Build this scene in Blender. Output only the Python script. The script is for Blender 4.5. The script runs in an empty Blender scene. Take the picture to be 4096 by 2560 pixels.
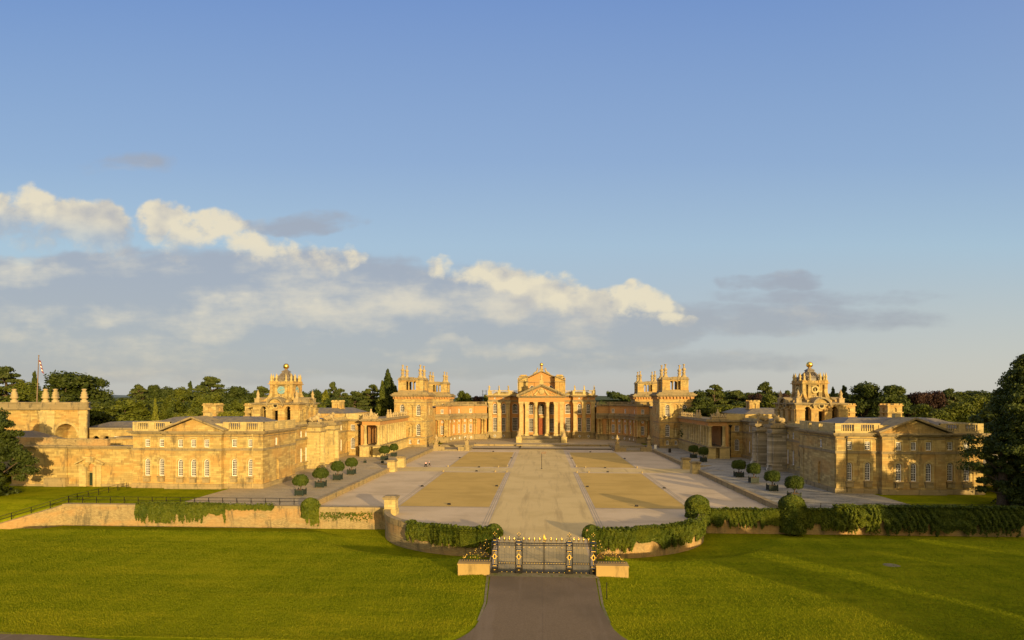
import bpy, math, random
import numpy as np
from mathutils import Vector, Matrix
random.seed(7); RNG = np.random.default_rng(7)
R = math.radians
sc = bpy.context.scene
COL = sc.collection
PSI = R(2.93)                # camera turned a little left of the palace axis
CAMX, CAMH = -0.15, 18.0
SUN_AZ, SUN_EL = R(30.0), R(8.0)   # sun stands behind the viewer, 30 degrees to the right of the axis

# ------------------------------------------------------------------ node helpers
def new_mat(name):
    m = bpy.data.materials.new(name); m.use_nodes = True
    nt = m.node_tree; nt.nodes.clear()
    out = nt.nodes.new('ShaderNodeOutputMaterial'); b = nt.nodes.new('ShaderNodeBsdfPrincipled')
    nt.links.new(b.outputs[0], out.inputs[0])
    return m, nt, b, out
def nd(nt, t, **k):
    n = nt.nodes.new(t)
    for a, v in k.items():
        if hasattr(n, a): setattr(n, a, v)
        else: n.inputs[a].default_value = v
    return n
def mathn(nt, op, a, b=None, c=None, clamp=False):
    n = nt.nodes.new('ShaderNodeMath'); n.operation = op; n.use_clamp = clamp
    for i, v in enumerate((a, b, c)):
        if v is None: continue
        if isinstance(v, (int, float)): n.inputs[i].default_value = v
        else: nt.links.new(v, n.inputs[i])
    return n.outputs[0]
def mixc(nt, f, a, b, mode='MIX'):
    n = nt.nodes.new('ShaderNodeMix'); n.data_type = 'RGBA'; n.blend_type = mode
    for s, v in ((n.inputs[0], f), (n.inputs[6], a), (n.inputs[7], b)):
        if isinstance(v, (int, float)): s.default_value = v
        elif isinstance(v, tuple): s.default_value = (*v, 1)
        else: nt.links.new(v, s)
    return n.outputs[2]
def ramp(nt, f, p0, p1):
    n = nt.nodes.new('ShaderNodeMapRange'); n.inputs[1].default_value = p0; n.inputs[2].default_value = p1
    n.interpolation_type = 'SMOOTHSTEP'
    nt.links.new(f, n.inputs[0]); return n.outputs[0]
def noise(nt, vec, scale, detail=3, rough=.55):
    n = nt.nodes.new('ShaderNodeTexNoise'); n.inputs['Scale'].default_value = scale
    n.inputs['Detail'].default_value = detail; n.inputs['Roughness'].default_value = rough
    if vec is not None: nt.links.new(vec, n.inputs['Vector'])
    return n.outputs[0]
def pos(nt): return nd(nt, 'ShaderNodeNewGeometry').outputs['Position']
def scaled(nt, vec, s):
    n = nt.nodes.new('ShaderNodeMapping'); n.inputs['Scale'].default_value = s
    nt.links.new(vec, n.inputs['Vector']); return n.outputs[0]
def wallvec(nt, p):
    s = nt.nodes.new('ShaderNodeSeparateXYZ'); nt.links.new(p, s.inputs[0])
    c = nt.nodes.new('ShaderNodeCombineXYZ')
    nt.links.new(mathn(nt, 'ADD', s.outputs[0], s.outputs[1]), c.inputs[0]); nt.links.new(s.outputs[2], c.inputs[1])
    return c.outputs[0]
def bump(nt, b, h, strength, dist):
    n = nt.nodes.new('ShaderNodeBump'); n.inputs['Strength'].default_value = strength; n.inputs['Distance'].default_value = dist
    nt.links.new(h, n.inputs['Height']); nt.links.new(n.outputs[0], b.inputs['Normal'])

MATS = {}
def stone(name, c1, c2, warm, dark, darkamt=.5, bw=1.15, bh=.42, warmth=.5, rough=.9, mortar=.012):
    m, nt, b, out = new_mat(name); p = pos(nt); wv = wallvec(nt, p)
    br = nt.nodes.new('ShaderNodeTexBrick'); nt.links.new(wv, br.inputs['Vector'])
    br.inputs['Color1'].default_value = (*c1, 1); br.inputs['Color2'].default_value = (*c2, 1)
    br.inputs['Mortar'].default_value = (*[x*.72 for x in c2], 1); br.inputs['Scale'].default_value = 1
    br.inputs['Mortar Size'].default_value = mortar; br.inputs['Brick Width'].default_value = bw; br.inputs['Row Height'].default_value = bh
    br.inputs['Bias'].default_value = .1
    br2 = nt.nodes.new('ShaderNodeTexBrick'); nt.links.new(wv, br2.inputs['Vector']); br2.offset = .37
    br2.inputs['Color1'].default_value = (0, 0, 0, 1); br2.inputs['Color2'].default_value = (1, 1, 1, 1); br2.inputs['Mortar'].default_value = (.5, .5, .5, 1)
    br2.inputs['Scale'].default_value = 1; br2.inputs['Mortar Size'].default_value = 0; br2.inputs['Brick Width'].default_value = bw*1.7; br2.inputs['Row Height'].default_value = bh
    n1 = noise(nt, scaled(nt, p, (.5, .5, 1.3)), .28, 3)
    n2 = noise(nt, p, 1.3, 4, .65)
    n3 = noise(nt, scaled(nt, p, (1.1, 1.1, .28)), .8, 5, .75)
    c = mixc(nt, mathn(nt, 'MULTIPLY', ramp(nt, n1, .42, .62), warmth), br.outputs[0], warm)
    c = mixc(nt, mathn(nt, 'MULTIPLY', br2.outputs[0], .16), c, tuple(x*1.25 for x in c1))
    c = mixc(nt, mathn(nt, 'MULTIPLY', ramp(nt, n3, .5, .68), darkamt), c, dark)
    c = mixc(nt, mathn(nt, 'MULTIPLY', ramp(nt, n2, .3, .75), .35), c, (.5, .5, .5), 'OVERLAY')
    nt.links.new(c, b.inputs['Base Color']); b.inputs['Roughness'].default_value = rough
    bump(nt, b, mathn(nt, 'ADD', n2, mathn(nt, 'MULTIPLY', br.outputs[1], -.6)), .5, .05)
    MATS[name] = m
stone('stone', (.54, .405, .145), (.3, .21, .072), (.44, .24, .06), (.13, .1, .05), .75, warmth=.6)
stone('stone_pale', (.56, .44, .18), (.4, .31, .125), (.46, .31, .1), (.2, .165, .09), .75, warmth=.35)
stone('stone_warm', (.47, .26, .09), (.41, .22, .07), (.5, .23, .06), (.35, .23, .1), .4, warmth=.7)
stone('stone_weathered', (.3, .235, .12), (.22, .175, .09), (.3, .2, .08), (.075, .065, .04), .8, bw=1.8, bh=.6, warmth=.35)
stone('stone_carved', (.42, .32, .155), (.37, .28, .13), (.36, .24, .1), (.12, .1, .06), .75, bw=3, bh=3, warmth=.3, mortar=0)
stone('stone_plinth', (.36, .275, .13), (.27, .21, .1), (.36, .23, .08), (.08, .07, .04), .8, warmth=.35)
stone('wall_brick', (.42, .325, .15), (.27, .2, .09), (.46, .25, .08), (.12, .1, .055), .8, bw=.36, bh=.16, warmth=.6)

def simple(name, col, rough=.8, metal=0., var=.25, scale=2., spec=.3, bmp=0.):
    m, nt, b, out = new_mat(name)
    n = noise(nt, pos(nt), scale, 4, .6)
    c = mixc(nt, ramp(nt, n, .3, .7), tuple(x*(1-var) for x in col), tuple(min(1, x*(1+var)) for x in col))
    nt.links.new(c, b.inputs['Base Color']); b.inputs['Roughness'].default_value = rough; b.inputs['Metallic'].default_value = metal
    b.inputs['Specular IOR Level'].default_value = spec
    if bmp: bump(nt, b, n, bmp, .05)
    MATS[name] = m; return m
simple('white_paint', (.85, .82, .74), .5, var=.05)
simple('glass', (.02, .016, .012), .08, var=.4, scale=.6, spec=.25)
simple('red_door', (.25, .06, .015), .5, var=.2)
simple('green_door', (.02, .035, .02), .5)
simple('lead', (.18, .15, .11), .5, var=.25, spec=.4)
simple('gold', (1., .62, .12), .28, 1., var=.06)
simple('gold_paint', (.85, .55, .1), .45, .35, var=.06)
simple('iron', (.018, .016, .014), .45, .3, var=.2)
simple('tub_green', (.018, .03, .022), .6, var=.3, scale=4)
simple('bark', (.09, .065, .04), .95, var=.4, scale=5, bmp=.5)
simple('wood', (.2, .14, .09), .8, var=.3, scale=5)
simple('clock_blue', (.17, .33, .38), .5, var=.1, scale=3)
simple('shadow_void', (.02, .017, .012), .95)  # near-black colour standing in for the shade inside round openings
simple('cloth_blue', (.2, .22, .33), .85); simple('cloth_black', (.015, .015, .018), .85)
simple('skin', (.5, .27, .19), .6, var=.05); simple('pink', (.8, .45, .42), .7, var=.05); simple('flag_red', (.2, .05, .06), .8); simple('soil', (.2, .13, .06), .95)

def slate(name, c1, c2):
    m, nt, b, out = new_mat(name); p = pos(nt)
    br = nt.nodes.new('ShaderNodeTexBrick'); nt.links.new(wallvec(nt, p), br.inputs['Vector'])
    for k, v in (('Color1', c1), ('Color2', c2), ('Mortar', tuple(x*.6 for x in c1))): br.inputs[k].default_value = (*v, 1)
    br.inputs['Scale'].default_value = 1; br.inputs['Brick Width'].default_value = .5; br.inputs['Row Height'].default_value = .12; br.inputs['Mortar Size'].default_value = .008
    n = noise(nt, p, .8, 4, .7)
    c = mixc(nt, ramp(nt, n, .35, .7), br.outputs[0], (.2, .17, .1))
    nt.links.new(c, b.inputs['Base Color']); b.inputs['Roughness'].default_value = .65
    bump(nt, b, br.outputs[1], .3, .03); MATS[name] = m
slate('slate', (.15, .13, .11), (.1, .09, .08))

def ground(name, cols, scales=(1.2, .12), rough=.95, bmp=.4, streak=None, dots=None):
    m, nt, b, out = new_mat(name); p = pos(nt)
    a = noise(nt, p, scales[0]*6, 4, .7); l = noise(nt, p, scales[1], 4, .6)
    c = mixc(nt, ramp(nt, a, .3, .7), cols[0], cols[1])
    c = mixc(nt, mathn(nt, 'MULTIPLY', ramp(nt, l, .42, .66), .7), c, cols[2])
    if streak:
        s = noise(nt, scaled(nt, p, streak[0]), 1., 4, .65)
        c = mixc(nt, mathn(nt, 'MULTIPLY', ramp(nt, s, .5, .68), streak[2]), c, streak[1])
    nt.links.new(c, b.inputs['Base Color']); b.inputs['Roughness'].default_value = rough; b.inputs['Specular IOR Level'].default_value = .15
    bump(nt, b, a, bmp, .04); MATS[name] = m
ground('gravel', ((.52, .41, .26), (.64, .51, .34), (.46, .36, .225)), streak=((.05, .3, 1), (.38, .3, .2), .5))
ground('path_gravel', ((.57, .43, .19), (.66, .51, .24), (.51, .385, .165)), streak=((.55, .035, 1), (.42, .315, .145), .75))
ground('plot_grit', ((.5, .335, .09), (.57, .395, .12), (.44, .3, .08)), streak=((.03, .2, 1), (.38, .26, .07), .45))
ground('asphalt', ((.15, .112, .07), (.2, .15, .095), (.125, .095, .06)), bmp=.25, streak=((.5, .04, 1), (.22, .17, .12), .5))
ground('kerb_dirt', ((.2, .165, .1), (.27, .22, .14), (.12, .12, .05)), streak=((1.5, 1.5, 1), (.1, .13, .02), .9))

def paving(name, c1, c2, dark, amt, sx, sy):
    m, nt, b, out = new_mat(name); p = pos(nt)
    br = nt.nodes.new('ShaderNodeTexBrick'); nt.links.new(p, br.inputs['Vector'])
    for k, v in (('Color1', c1), ('Color2', c2), ('Mortar', tuple(x*.55 for x in c1))): br.inputs[k].default_value = (*v, 1)
    br.inputs['Scale'].default_value = 1; br.inputs['Brick Width'].default_value = sx; br.inputs['Row Height'].default_value = sy; br.inputs['Mortar Size'].default_value = .02
    n = noise(nt, scaled(nt, p, (.12, .5, 1)), 1.2, 5, .65); n2 = noise(nt, p, 3, 4, .7)
    c = mixc(nt, mathn(nt, 'MULTIPLY', ramp(nt, n, .43, .62), amt), br.outputs[0], dark)
    c = mixc(nt, ramp(nt, n2, .35, .7), c, mixc(nt, .5, c, (.5, .42, .28)))
    nt.links.new(c, b.inputs['Base Color']); b.inputs['Roughness'].default_value = .85
    bump(nt, b, mathn(nt, 'ADD', n2, mathn(nt, 'MULTIPLY', br.outputs[1], -1)), .35, .03); MATS[name] = m
paving('paving', (.4, .31, .165), (.35, .27, .15), (.24, .2, .11), .7, 1.3, .8)
paving('paving_shaded', (.3, .28, .22), (.27, .26, .21), (.085, .09, .08), .9, 1.3, .8)  # darker, greyer copy for the right terrace, its shade put into the colour
paving('setts', (.4, .33, .23), (.33, .27, .19), (.22, .18, .13), .6, .16, .9)
paving('step_stone', (.26, .2, .09), (.22, .17, .08), (.13, .105, .05), .7, 2., 5.)

# lawn: mown grass, stripes and patches belong to the turf itself
m, nt, b, out = new_mat('lawn'); p = pos(nt)
a = noise(nt, p, 2.2, 6, .8); s = noise(nt, scaled(nt, p, (.09, .3, 1)), 1, 5, .7); l = noise(nt, p, .1, 3); st_ = noise(nt, scaled(nt, p, (.03, .55, 1)), 1, 2, .5)
c = mixc(nt, ramp(nt, a, .38, .62), (.12, .15, .004), (.23, .25, .006))
c = mixc(nt, mathn(nt, 'MULTIPLY', ramp(nt, s, .45, .62), .55), c, (.28, .275, .009))
c = mixc(nt, mathn(nt, 'MULTIPLY', ramp(nt, l, .45, .7), .35), c, (.08, .12, .004))
c = mixc(nt, mathn(nt, 'MULTIPLY', ramp(nt, st_, .45, .6), .2), c, (.07, .1, .003))
wv_ = nt.nodes.new('ShaderNodeTexWave'); wv_.inputs['Scale'].default_value = .07; wv_.inputs['Distortion'].default_value = .6; nt.links.new(p, wv_.inputs['Vector'])
c = mixc(nt, mathn(nt, 'MULTIPLY', ramp(nt, wv_.outputs[1], .3, .7), .16), c, (.3, .3, .01))      # mowing stripes
nt.links.new(c, b.inputs['Base Color']); b.inputs['Roughness'].default_value = .95; b.inputs['Specular IOR Level'].default_value = 0
bump(nt, b, mathn(nt, 'ADD', a, mathn(nt, 'MULTIPLY', noise(nt, p, 14, 3, .7), .6)), .7, .1); MATS['lawn'] = m

def leafmat(name, c1, c2, trans=.25):
    m, nt, b, out = new_mat(name); p = pos(nt)
    oi = nd(nt, 'ShaderNodeObjectInfo').outputs['Random']
    n = noise(nt, p, .35, 3); n2 = noise(nt, p, 2.5, 3, .7)
    f = mathn(nt, 'ADD', mathn(nt, 'MULTIPLY', n, .5), mathn(nt, 'MULTIPLY', n2, .5))
    c = mixc(nt, ramp(nt, f, .35, .65), c1, c2)
    c = mixc(nt, mathn(nt, 'MULTIPLY', oi, .35), c, tuple(x*.6 for x in c1))
    nt.links.new(c, b.inputs['Base Color']); b.inputs['Roughness'].default_value = .6; b.inputs['Specular IOR Level'].default_value = .25
    t = nt.nodes.new('ShaderNodeBsdfTranslucent'); nt.links.new(c, t.inputs[0])
    mx = nt.nodes.new('ShaderNodeMixShader'); mx.inputs[0].default_value = trans
    nt.links.new(b.outputs[0], mx.inputs[1]); nt.links.new(t.outputs[0], mx.inputs[2]); nt.links.new(mx.outputs[0], out.inputs[0])
    MATS[name] = m
leafmat('leaf', (.065, .09, .009), (.15, .165, .014))
leafmat('leaf_dark', (.035, .058, .009), (.09, .11, .014))
leafmat('leaf_cedar', (.042, .065, .013), (.12, .135, .02))
leafmat('leaf_copper', (.035, .018, .012), (.075, .035, .018))
leafmat('leaf_yellow', (.13, .15, .012), (.22, .22, .02))
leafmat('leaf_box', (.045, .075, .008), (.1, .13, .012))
leafmat('leaf_ivy', (.065, .1, .007), (.18, .2, .012))

# ------------------------------------------------------------------ mesh builder
class MB:
    """collects faces; s=-1 mirrors everything in X"""
    def __init__(self, s=1): self.v = []; self.f = []; self.s = s; self.smooth = set()
    def face(self, pts, smooth=False):
        i = len(self.v); self.v += [tuple(p) for p in pts]; idx = list(range(i, i+len(pts)))
        if smooth: self.smooth.add(len(self.f))
        self.f.append(idx)
    def grid(self, rows, closed=False, smooth=True):
        i = len(self.v); n = len(rows[0])
        for r in rows: self.v += [tuple(p) for p in r]
        for a in range(len(rows)-1):
            for k in range(n if closed else n-1):
                k2 = (k+1) % n
                if smooth: self.smooth.add(len(self.f))
                self.f.append([i+a*n+k, i+a*n+k2, i+(a+1)*n+k2, i+(a+1)*n+k])
    def box(self, x0, x1, y0, y1, z0, z1):
        x0, x1 = min(x0, x1), max(x0, x1); y0, y1 = min(y0, y1), max(y0, y1)
        i = len(self.v)
        self.v += [(x, y, z) for z in (z0, z1) for y in (y0, y1) for x in (x0, x1)]
        for q in ((0, 2, 3, 1), (4, 5, 7, 6), (0, 1, 5, 4), (1, 3, 7, 5), (3, 2, 6, 7), (2, 0, 4, 6)): self.f.append([i+k for k in q])
    def prism(self, poly, z0, z1, cap=True):
        n = len(poly); i = len(self.v)
        self.v += [(x, y, z0) for x, y in poly] + [(x, y, z1) for x, y in poly]
        for k in range(n): self.f.append([i+k, i+(k+1) % n, i+n+(k+1) % n, i+n+k])
        if cap: self.f.append([i+n+k for k in range(n)]); self.f.append([i+k for k in range(n)][::-1])
    def extrude_y(self, poly, y0, y1):   # poly of (x,z), counter-clockwise seen from -Y
        n = len(poly); i = len(self.v)
        self.v += [(x, y0, z) for x, z in poly] + [(x, y1, z) for x, z in poly]
        for k in range(n): self.f.append([i+(k+1) % n, i+k, i+n+k, i+n+(k+1) % n])
        self.f.append([i+k for k in range(n)]); self.f.append([i+n+k for k in range(n)][::-1])
    def extrude_x(self, poly, x0, x1):   # poly of (y,z)
        n = len(poly); i = len(self.v)
        self.v += [(x0, y, z) for y, z in poly] + [(x1, y, z) for y, z in poly]
        for k in range(n): self.f.append([i+k, i+(k+1) % n, i+n+(k+1) % n, i+n+k])
        self.f.append([i+k for k in range(n)][::-1]); self.f.append([i+n+k for k in range(n)])
    def lathe(self, prof, cx, cy, cz=0, seg=10, sx=1, sy=1):
        rows = [[(cx+r*sx*math.cos(2*math.pi*k/seg), cy+r*sy*math.sin(2*math.pi*k/seg), cz+z) for k in range(seg)] for r, z in prof]
        self.grid(rows, True)
    def tube(self, p, q, r, seg=5, r2=None):
        p, q = Vector(p), Vector(q); d = (q-p).normalized(); a = d.orthogonal().normalized(); b = d.cross(a); r2 = r if r2 is None else r2
        self.grid([[tuple(c+rr*(math.cos(t)*a+math.sin(t)*b)) for t in [2*math.pi*k/seg for k in range(seg)]] for c, rr in ((p, r), (q, r2))], True)
    def ball(self, x, y, z, r, seg=10, ring=6, sz=1.):
        self.lathe([(r*math.sin(math.pi*k/ring)+1e-4, -r*sz*math.cos(math.pi*k/ring)) for k in range(ring+1)], x, y, z, seg)
    def facade(self, p0, p1, z0, z1, ops=(), depth=.3):
        """wall from p0 to p1 (left to right seen from outside) with openings (s,w,z0,z1,arched)"""
        p0, p1 = Vector((*p0, 0)), Vector((*p1, 0)); L = (p1-p0).length; d = (p1-p0)/L; n = Vector((d.y, -d.x, 0))
        P = lambda s, z, e=0: tuple(p0+d*s-n*e+Vector((0, 0, z)))
        ops = list(ops)
        xs = sorted({0, L, *[o[0]-o[1]/2 for o in ops], *[o[0]+o[1]/2 for o in ops]})
        for a, b in zip(xs, xs[1:]):
            if b-a < 1e-5: continue
            mid = (a+b)/2; col = sorted([o for o in ops if o[0]-o[1]/2 < mid < o[0]+o[1]/2], key=lambda o: o[2]); z = z0
            for o in col:
                if o[2] > z+1e-5: self.face([P(a, z), P(b, z), P(b, o[2]), P(a, o[2])])
                z = o[3]
            if z < z1-1e-5: self.face([P(a, z), P(b, z), P(b, z1), P(a, z1)])
        for o in ops:
            s, w, a, b, arch = o; l, r = s-w/2, s+w/2
            if arch:
                rad = w/2; zc = b-rad; N = 8
                arc = [(s+rad*math.cos(math.pi-math.pi*k/N), zc+rad*math.sin(math.pi*k/N)) for k in range(N+1)]
                for k in range(N):
                    c = (l, b) if k < N/2 else (r, b)
                    self.face([P(*arc[k]), P(*arc[k+1]), P(*c)])
                outl = [(l, a)]+arc+[(r, a)]
            else: outl = [(l, a), (l, b), (r, b), (r, a)]
            for k in range(len(outl)):
                q, t = outl[k], outl[(k+1) % len(outl)]
                self.face([P(*q), P(*t), P(*t, depth), P(*q, depth)])
    def build(self, name, mat, parent=None, loc=None, rz=0):
        s = self.s; v = np.array(self.v, dtype=np.float64)
        if s < 0: v = v.copy(); v[:, 0] *= -1
        f = [q[::-1] for q in self.f] if s < 0 else self.f
        me = bpy.data.meshes.new(name); me.from_pydata(v.tolist(), [], f); me.materials.append(MATS[mat])
        if self.smooth:
            arr = np.zeros(len(f), dtype=bool); arr[list(self.smooth)] = True; me.polygons.foreach_set('use_smooth', arr)
        me.update(); o = bpy.data.objects.new(name, me); COL.objects.link(o)
        if parent is not None: o.parent = parent
        if loc is not None: o.location = loc
        if rz: o.rotation_euler = (0, 0, rz)
        return o
def tag(o, label=None, cat=None, group=None, kind=None):
    for k, v in (('label', label), ('category', cat), ('group', group), ('kind', kind)):
        if v: o[k] = v
    return o
def thing(name, label, cat, loc=(0, 0, 0), group=None, rz=0):
    o = bpy.data.objects.new(name, None); COL.objects.link(o); o.location = loc; o.rotation_euler = (0, 0, rz)
    o.empty_display_size = .5
    return tag(o, label, cat, group)
def dup(root, loc, rz=0, scale=None, label=None, group=None):
    r = root.copy(); COL.objects.link(r); r.location = loc; r.rotation_euler = (0, 0, rz)
    if scale is not None: r.scale = scale if not isinstance(scale, (int, float)) else (scale,)*3
    if label: r['label'] = label
    if group: r['group'] = group
    for ch in list(root.children):
        c = ch.copy(); COL.objects.link(c); c.parent = r
        for g in list(ch.children):
            d = g.copy(); COL.objects.link(d); d.parent = c
    return r
def offset(poly, d):
    n = len(poly); out = []
    for i in range(n):
        a, b, c = Vector(poly[i-1]), Vector(poly[i]), Vector(poly[(i+1) % n])
        e1, e2 = (b-a).normalized(), (c-b).normalized(); n1, n2 = Vector((e1.y, -e1.x)), Vector((e2.y, -e2.x))
        m = (n1+n2)/(1+n1.dot(n2)); out.append(tuple(b+m*d))
    return out
def rect(x0, x1, y0, y1): return [(x0, y0), (x1, y0), (x1, y1), (x0, y1)]
def cornice(mb, poly, z, h, out, steps=3):
    for k in range(steps):
        mb.prism(offset(poly, out*((k+1)/steps)**1.3), z+h*k/steps, z+h*(k+1)/steps)
def dentils(mb, p0, p1, z, step, size, h):
    p0, p1 = Vector(p0), Vector(p1); L = (p1-p0).length; d = (p1-p0)/L; n = Vector((d.y, -d.x)); N = max(1, int(L/step))
    for k in range(N):
        c = p0+d*(k+.5)*L/N+n*size/2
        ax, ay = abs(d.x)*step*.22+abs(n.x)*size/2, abs(d.y)*step*.22+abs(n.y)*size/2
        mb.box(c.x-ax, c.x+ax, c.y-ay, c.y+ay, z-h, z)
def balustrade(mb, p0, p1, z0, z1, piers, t=.4, step=.42):
    """solid piers at the given fractions, open balusters between"""
    p0, p1 = Vector(p0), Vector(p1); L = (p1-p0).length; d = (p1-p0)/L; h = z1-z0
    def seg(a, b, za, zb, tt):
        q, w = p0+d*a, p0+d*b; ex, ey = abs(d.y)*tt/2, abs(d.x)*tt/2
        mb.box(min(q.x, w.x)-ex, max(q.x, w.x)+ex, min(q.y, w.y)-ey, max(q.y, w.y)+ey, za, zb)
    seg(0, L, z0, z0+.18*h, t); seg(0, L, z1-.14*h, z1, t+.06)
    for a, b in piers: seg(a*L, b*L, z0+.01, z1-.004, t+.03)
    s = .2
    while s < L-.15:
        if not any(a*L-.1 < s < b*L+.1 for a, b in piers):
            c = p0+d*s; w = min(.1, step*.27)
            mb.box(c.x-w, c.x+w, c.y-w, c.y+w, z0+.18*h, z0+.5*h); mb.box(c.x-w*.55, c.x+w*.55, c.y-w*.55, c.y+w*.55, z0+.5*h, z1-.14*h)
        s += step

# ------------------------------------------------------------------ windows (frame with bars > pane)
WCACHE = {}
def window(parent, x, y, z0, w, h, ang=0, kind='rect', cols=3, rows=4, s=1, inset=.22, bar=.06, edge=.12):
    key = (kind, round(w, 2), round(h, 2), cols, rows, bar)
    if key not in WCACHE:
        f = MB(); g = MB()
        if kind == 'round':
            r = w/2; N = 16; ring = lambda rr, yy: [(rr*math.cos(2*math.pi*k/N), yy, r+rr*math.sin(2*math.pi*k/N)) for k in range(N)]
            f.grid([ring(r, 0), ring(r, -.08), ring(r-edge, -.08), ring(r-edge, 0)], True, False)
            for k in range(3):
                t = math.pi*k/3; dx, dz = math.cos(t)*(r-edge), math.sin(t)*(r-edge); f.tube((-dx, -.03, r-dz), (dx, -.03, r+dz), bar/2, 4)
            g.face(ring(r-.02, -.01)[::-1])
        else:
            hw = w/2; zc = h-hw if kind == 'arch' else h
            f.box(-hw, -hw+edge, -.06, .06, 0, zc); f.box(hw-edge, hw, -.06, .06, 0, zc); f.box(-hw, hw, -.08, .06, 0, edge*1.3)
            if kind == 'rect': f.box(-hw+edge, hw-edge, -.06, .06, h-edge, h)
            else:
                N = 10; arc = lambda rr, yy: [(rr*math.cos(math.pi*k/N), yy, zc+rr*math.sin(math.pi*k/N)) for k in range(N+1)]
                f.grid([arc(hw, .06), arc(hw, -.06), arc(hw-edge, -.06), arc(hw-edge, .06)], False, False)
                for t in (.25, .5, .75): f.tube((0, 0, zc), ((hw-edge)*math.cos(math.pi*t), 0, zc+(hw-edge)*math.sin(math.pi*t)), bar/2, 4)
                f.grid([[(hw*.5*math.cos(math.pi*k/N), yy, zc+hw*.5*math.sin(math.pi*k/N)) for k in range(N+1)] for yy in (-.02, .02)], False, False)
            for k in range(1, cols): x_ = -hw+edge+(w-2*edge)*k/cols; f.box(x_-bar/2, x_+bar/2, -.03, .03, edge, zc)
            nr = rows
            for k in range(1, nr+(1 if kind == 'arch' else 0)):
                z_ = edge+(zc-edge)*k/nr; t = bar*(.9 if k == nr//2 else .5); f.box(-hw+edge, hw-edge, -.035, .035, z_-t, z_+t)
            if kind == 'rect': g.face([(-hw, .03, 0), (hw, .03, 0), (hw, .03, h), (-hw, .03, h)])
            else: g.face([(-hw, .03, 0), (hw, .03, 0)]+[(hw*math.cos(math.pi*k/10), .03, zc+hw*math.sin(math.pi*k/10)) for k in range(11)])
        fo = f.build('window', 'white_paint'); go = g.build('pane', 'glass', fo)
        WCACHE[key] = (fo.data, go.data); bpy.data.objects.remove(go); bpy.data.objects.remove(fo)
    fd, gd = WCACHE[key]
    dx, dy = -math.sin(ang)*-1, math.cos(ang)   # inward direction for wall angle
    nx, ny = math.sin(ang), -math.cos(ang)      # outward
    X, Y = x-nx*inset, y-ny*inset
    o = bpy.data.objects.new('window', fd); COL.objects.link(o); o.parent = parent; o.location = (s*X, Y, z0); o.rotation_euler = (0, 0, s*ang)
    q = bpy.data.objects.new('pane', gd); COL.objects.link(q); q.parent = o
    return o
def wall_windows(root, mb, p0, p1, z0, z1, ops, s=1, depth=.35, **kw):
    """facade with a window set into each opening; op = (s,w,z0,z1,arched,cols,rows) ; cols=0 leaves it blind"""
    mb.facade(p0, p1, z0, z1, [o[:5] for o in ops], depth)
    q0, q1 = Vector(p0), Vector(p1); d = (q1-q0).normalized(); ang = math.atan2(d.y, d.x)
    for o in ops:
        c = q0+d*o[0]; n = Vector((d.y, -d.x))
        if o[5] > 0: window(root, c.x, c.y, o[2]+.01, o[1]-.02, o[3]-o[2]-.02, ang, 'arch' if o[4] else 'rect', o[5], o[6], s, inset=depth*.7, **kw)
        else:
            b = c-n*depth; w = o[1]/2
            mb.face([(b.x-d.x*w, b.y-d.y*w, o[2]), (b.x+d.x*w, b.y+d.y*w, o[2]), (b.x+d.x*w, b.y+d.y*w, o[3]), (b.x-d.x*w, b.y-d.y*w, o[3])])

def column(mb, x, y, z0, z1, r, seg=14, cap='plain'):
    h = z1-z0
    mb.box(x-r*1.3, x+r*1.3, y-r*1.3, y+r*1.3, z0, z0+r*.5)
    if cap == 'corinthian':
        mb.lathe([(r*1.25, r*.5), (r*1.25, r*.8), (r*1.05, r*.95), (r, r*1.1), (r*.97, h*.5), (r*.86, h-r*2.6), (r*.95, h-r*2.55), (r*.88, h-r*2.5), (r*1.08, h-r*2.1), (r*.92, h-r*1.9), (r*1.2, h-r*1.2), (r*1.0, h-r*1.05), (r*1.4, h-r*.3)], x, y, z0, seg)
        mb.box(x-r*1.3, x+r*1.3, y-r*1.3, y+r*1.3, z1-r*.3, z1)
    else:
        mb.lathe([(r*1.2, r*.5), (r*1.2, r*.75), (r, r*.95), (r*.98, h*.45), (r*.86, h-r*.9), (r*.98, h-r*.85), (r*.9, h-r*.75), (r*1.2, h-r*.4)], x, y, z0, seg)
        mb.box(x-r*1.2, x+r*1.2, y-r*1.2, y+r*1.2, z1-r*.4, z1)
def pilaster(mb, x, y, z0, z1, w, t=.35, cap='corinthian'):
    mb.box(x-w/2, x+w/2, y-t, y+.1, z0, z1-w*1.0)
    mb.box(x-w*.62, x+w*.62, y-t-.12, y+.1, z0, z0+w*.35)
    for a, b, g in ((1.0, .72, .52), (.72, .4, .6), (.4, .12, .7)): mb.box(x-w*g, x+w*g, y-t-(g-.5)*w*.9, y+.1, z1-w*a, z1-w*b)
    mb.box(x-w*.78, x+w*.78, y-t-.25, y+.1, z1-w*.12, z1)

URN = [(.5, 0), (.5, .15), (.25, .2), (.2, .35), (.45, .6), (.55, .9), (.5, 1.1), (.28, 1.2), (.35, 1.28), (.12, 1.5), (.02, 1.75)]
FLAME = [(.55, 0), (.55, .3), (.42, .4), (.36, .5), (.5, .9), (.58, 1.1), (.3, 1.2), (.42, 1.35), (.25, 1.6), (.1, 1.95), (.01, 2.2)]
CHIM = [(.85, 0), (.85, .35), (.7, .45), (.55, .9), (.42, 1.15), (.6, 1.3), (.62, 1.5), (.4, 1.6), (.58, 1.85), (.4, 2.0), (.34, 2.1), (.62, 2.35), (.72, 2.65), (.62, 3.0), (.3, 3.2), (.22, 3.5), (.22, 4.0), (.4, 4.5), (.42, 4.6), (.01, 4.62)]
stone('stone_banded', (.5, .43, .3), (.2, .175, .11), (.45, .33, .15), (.13, .12, .08), .4, bw=4, bh=.42, warmth=.2)

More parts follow.
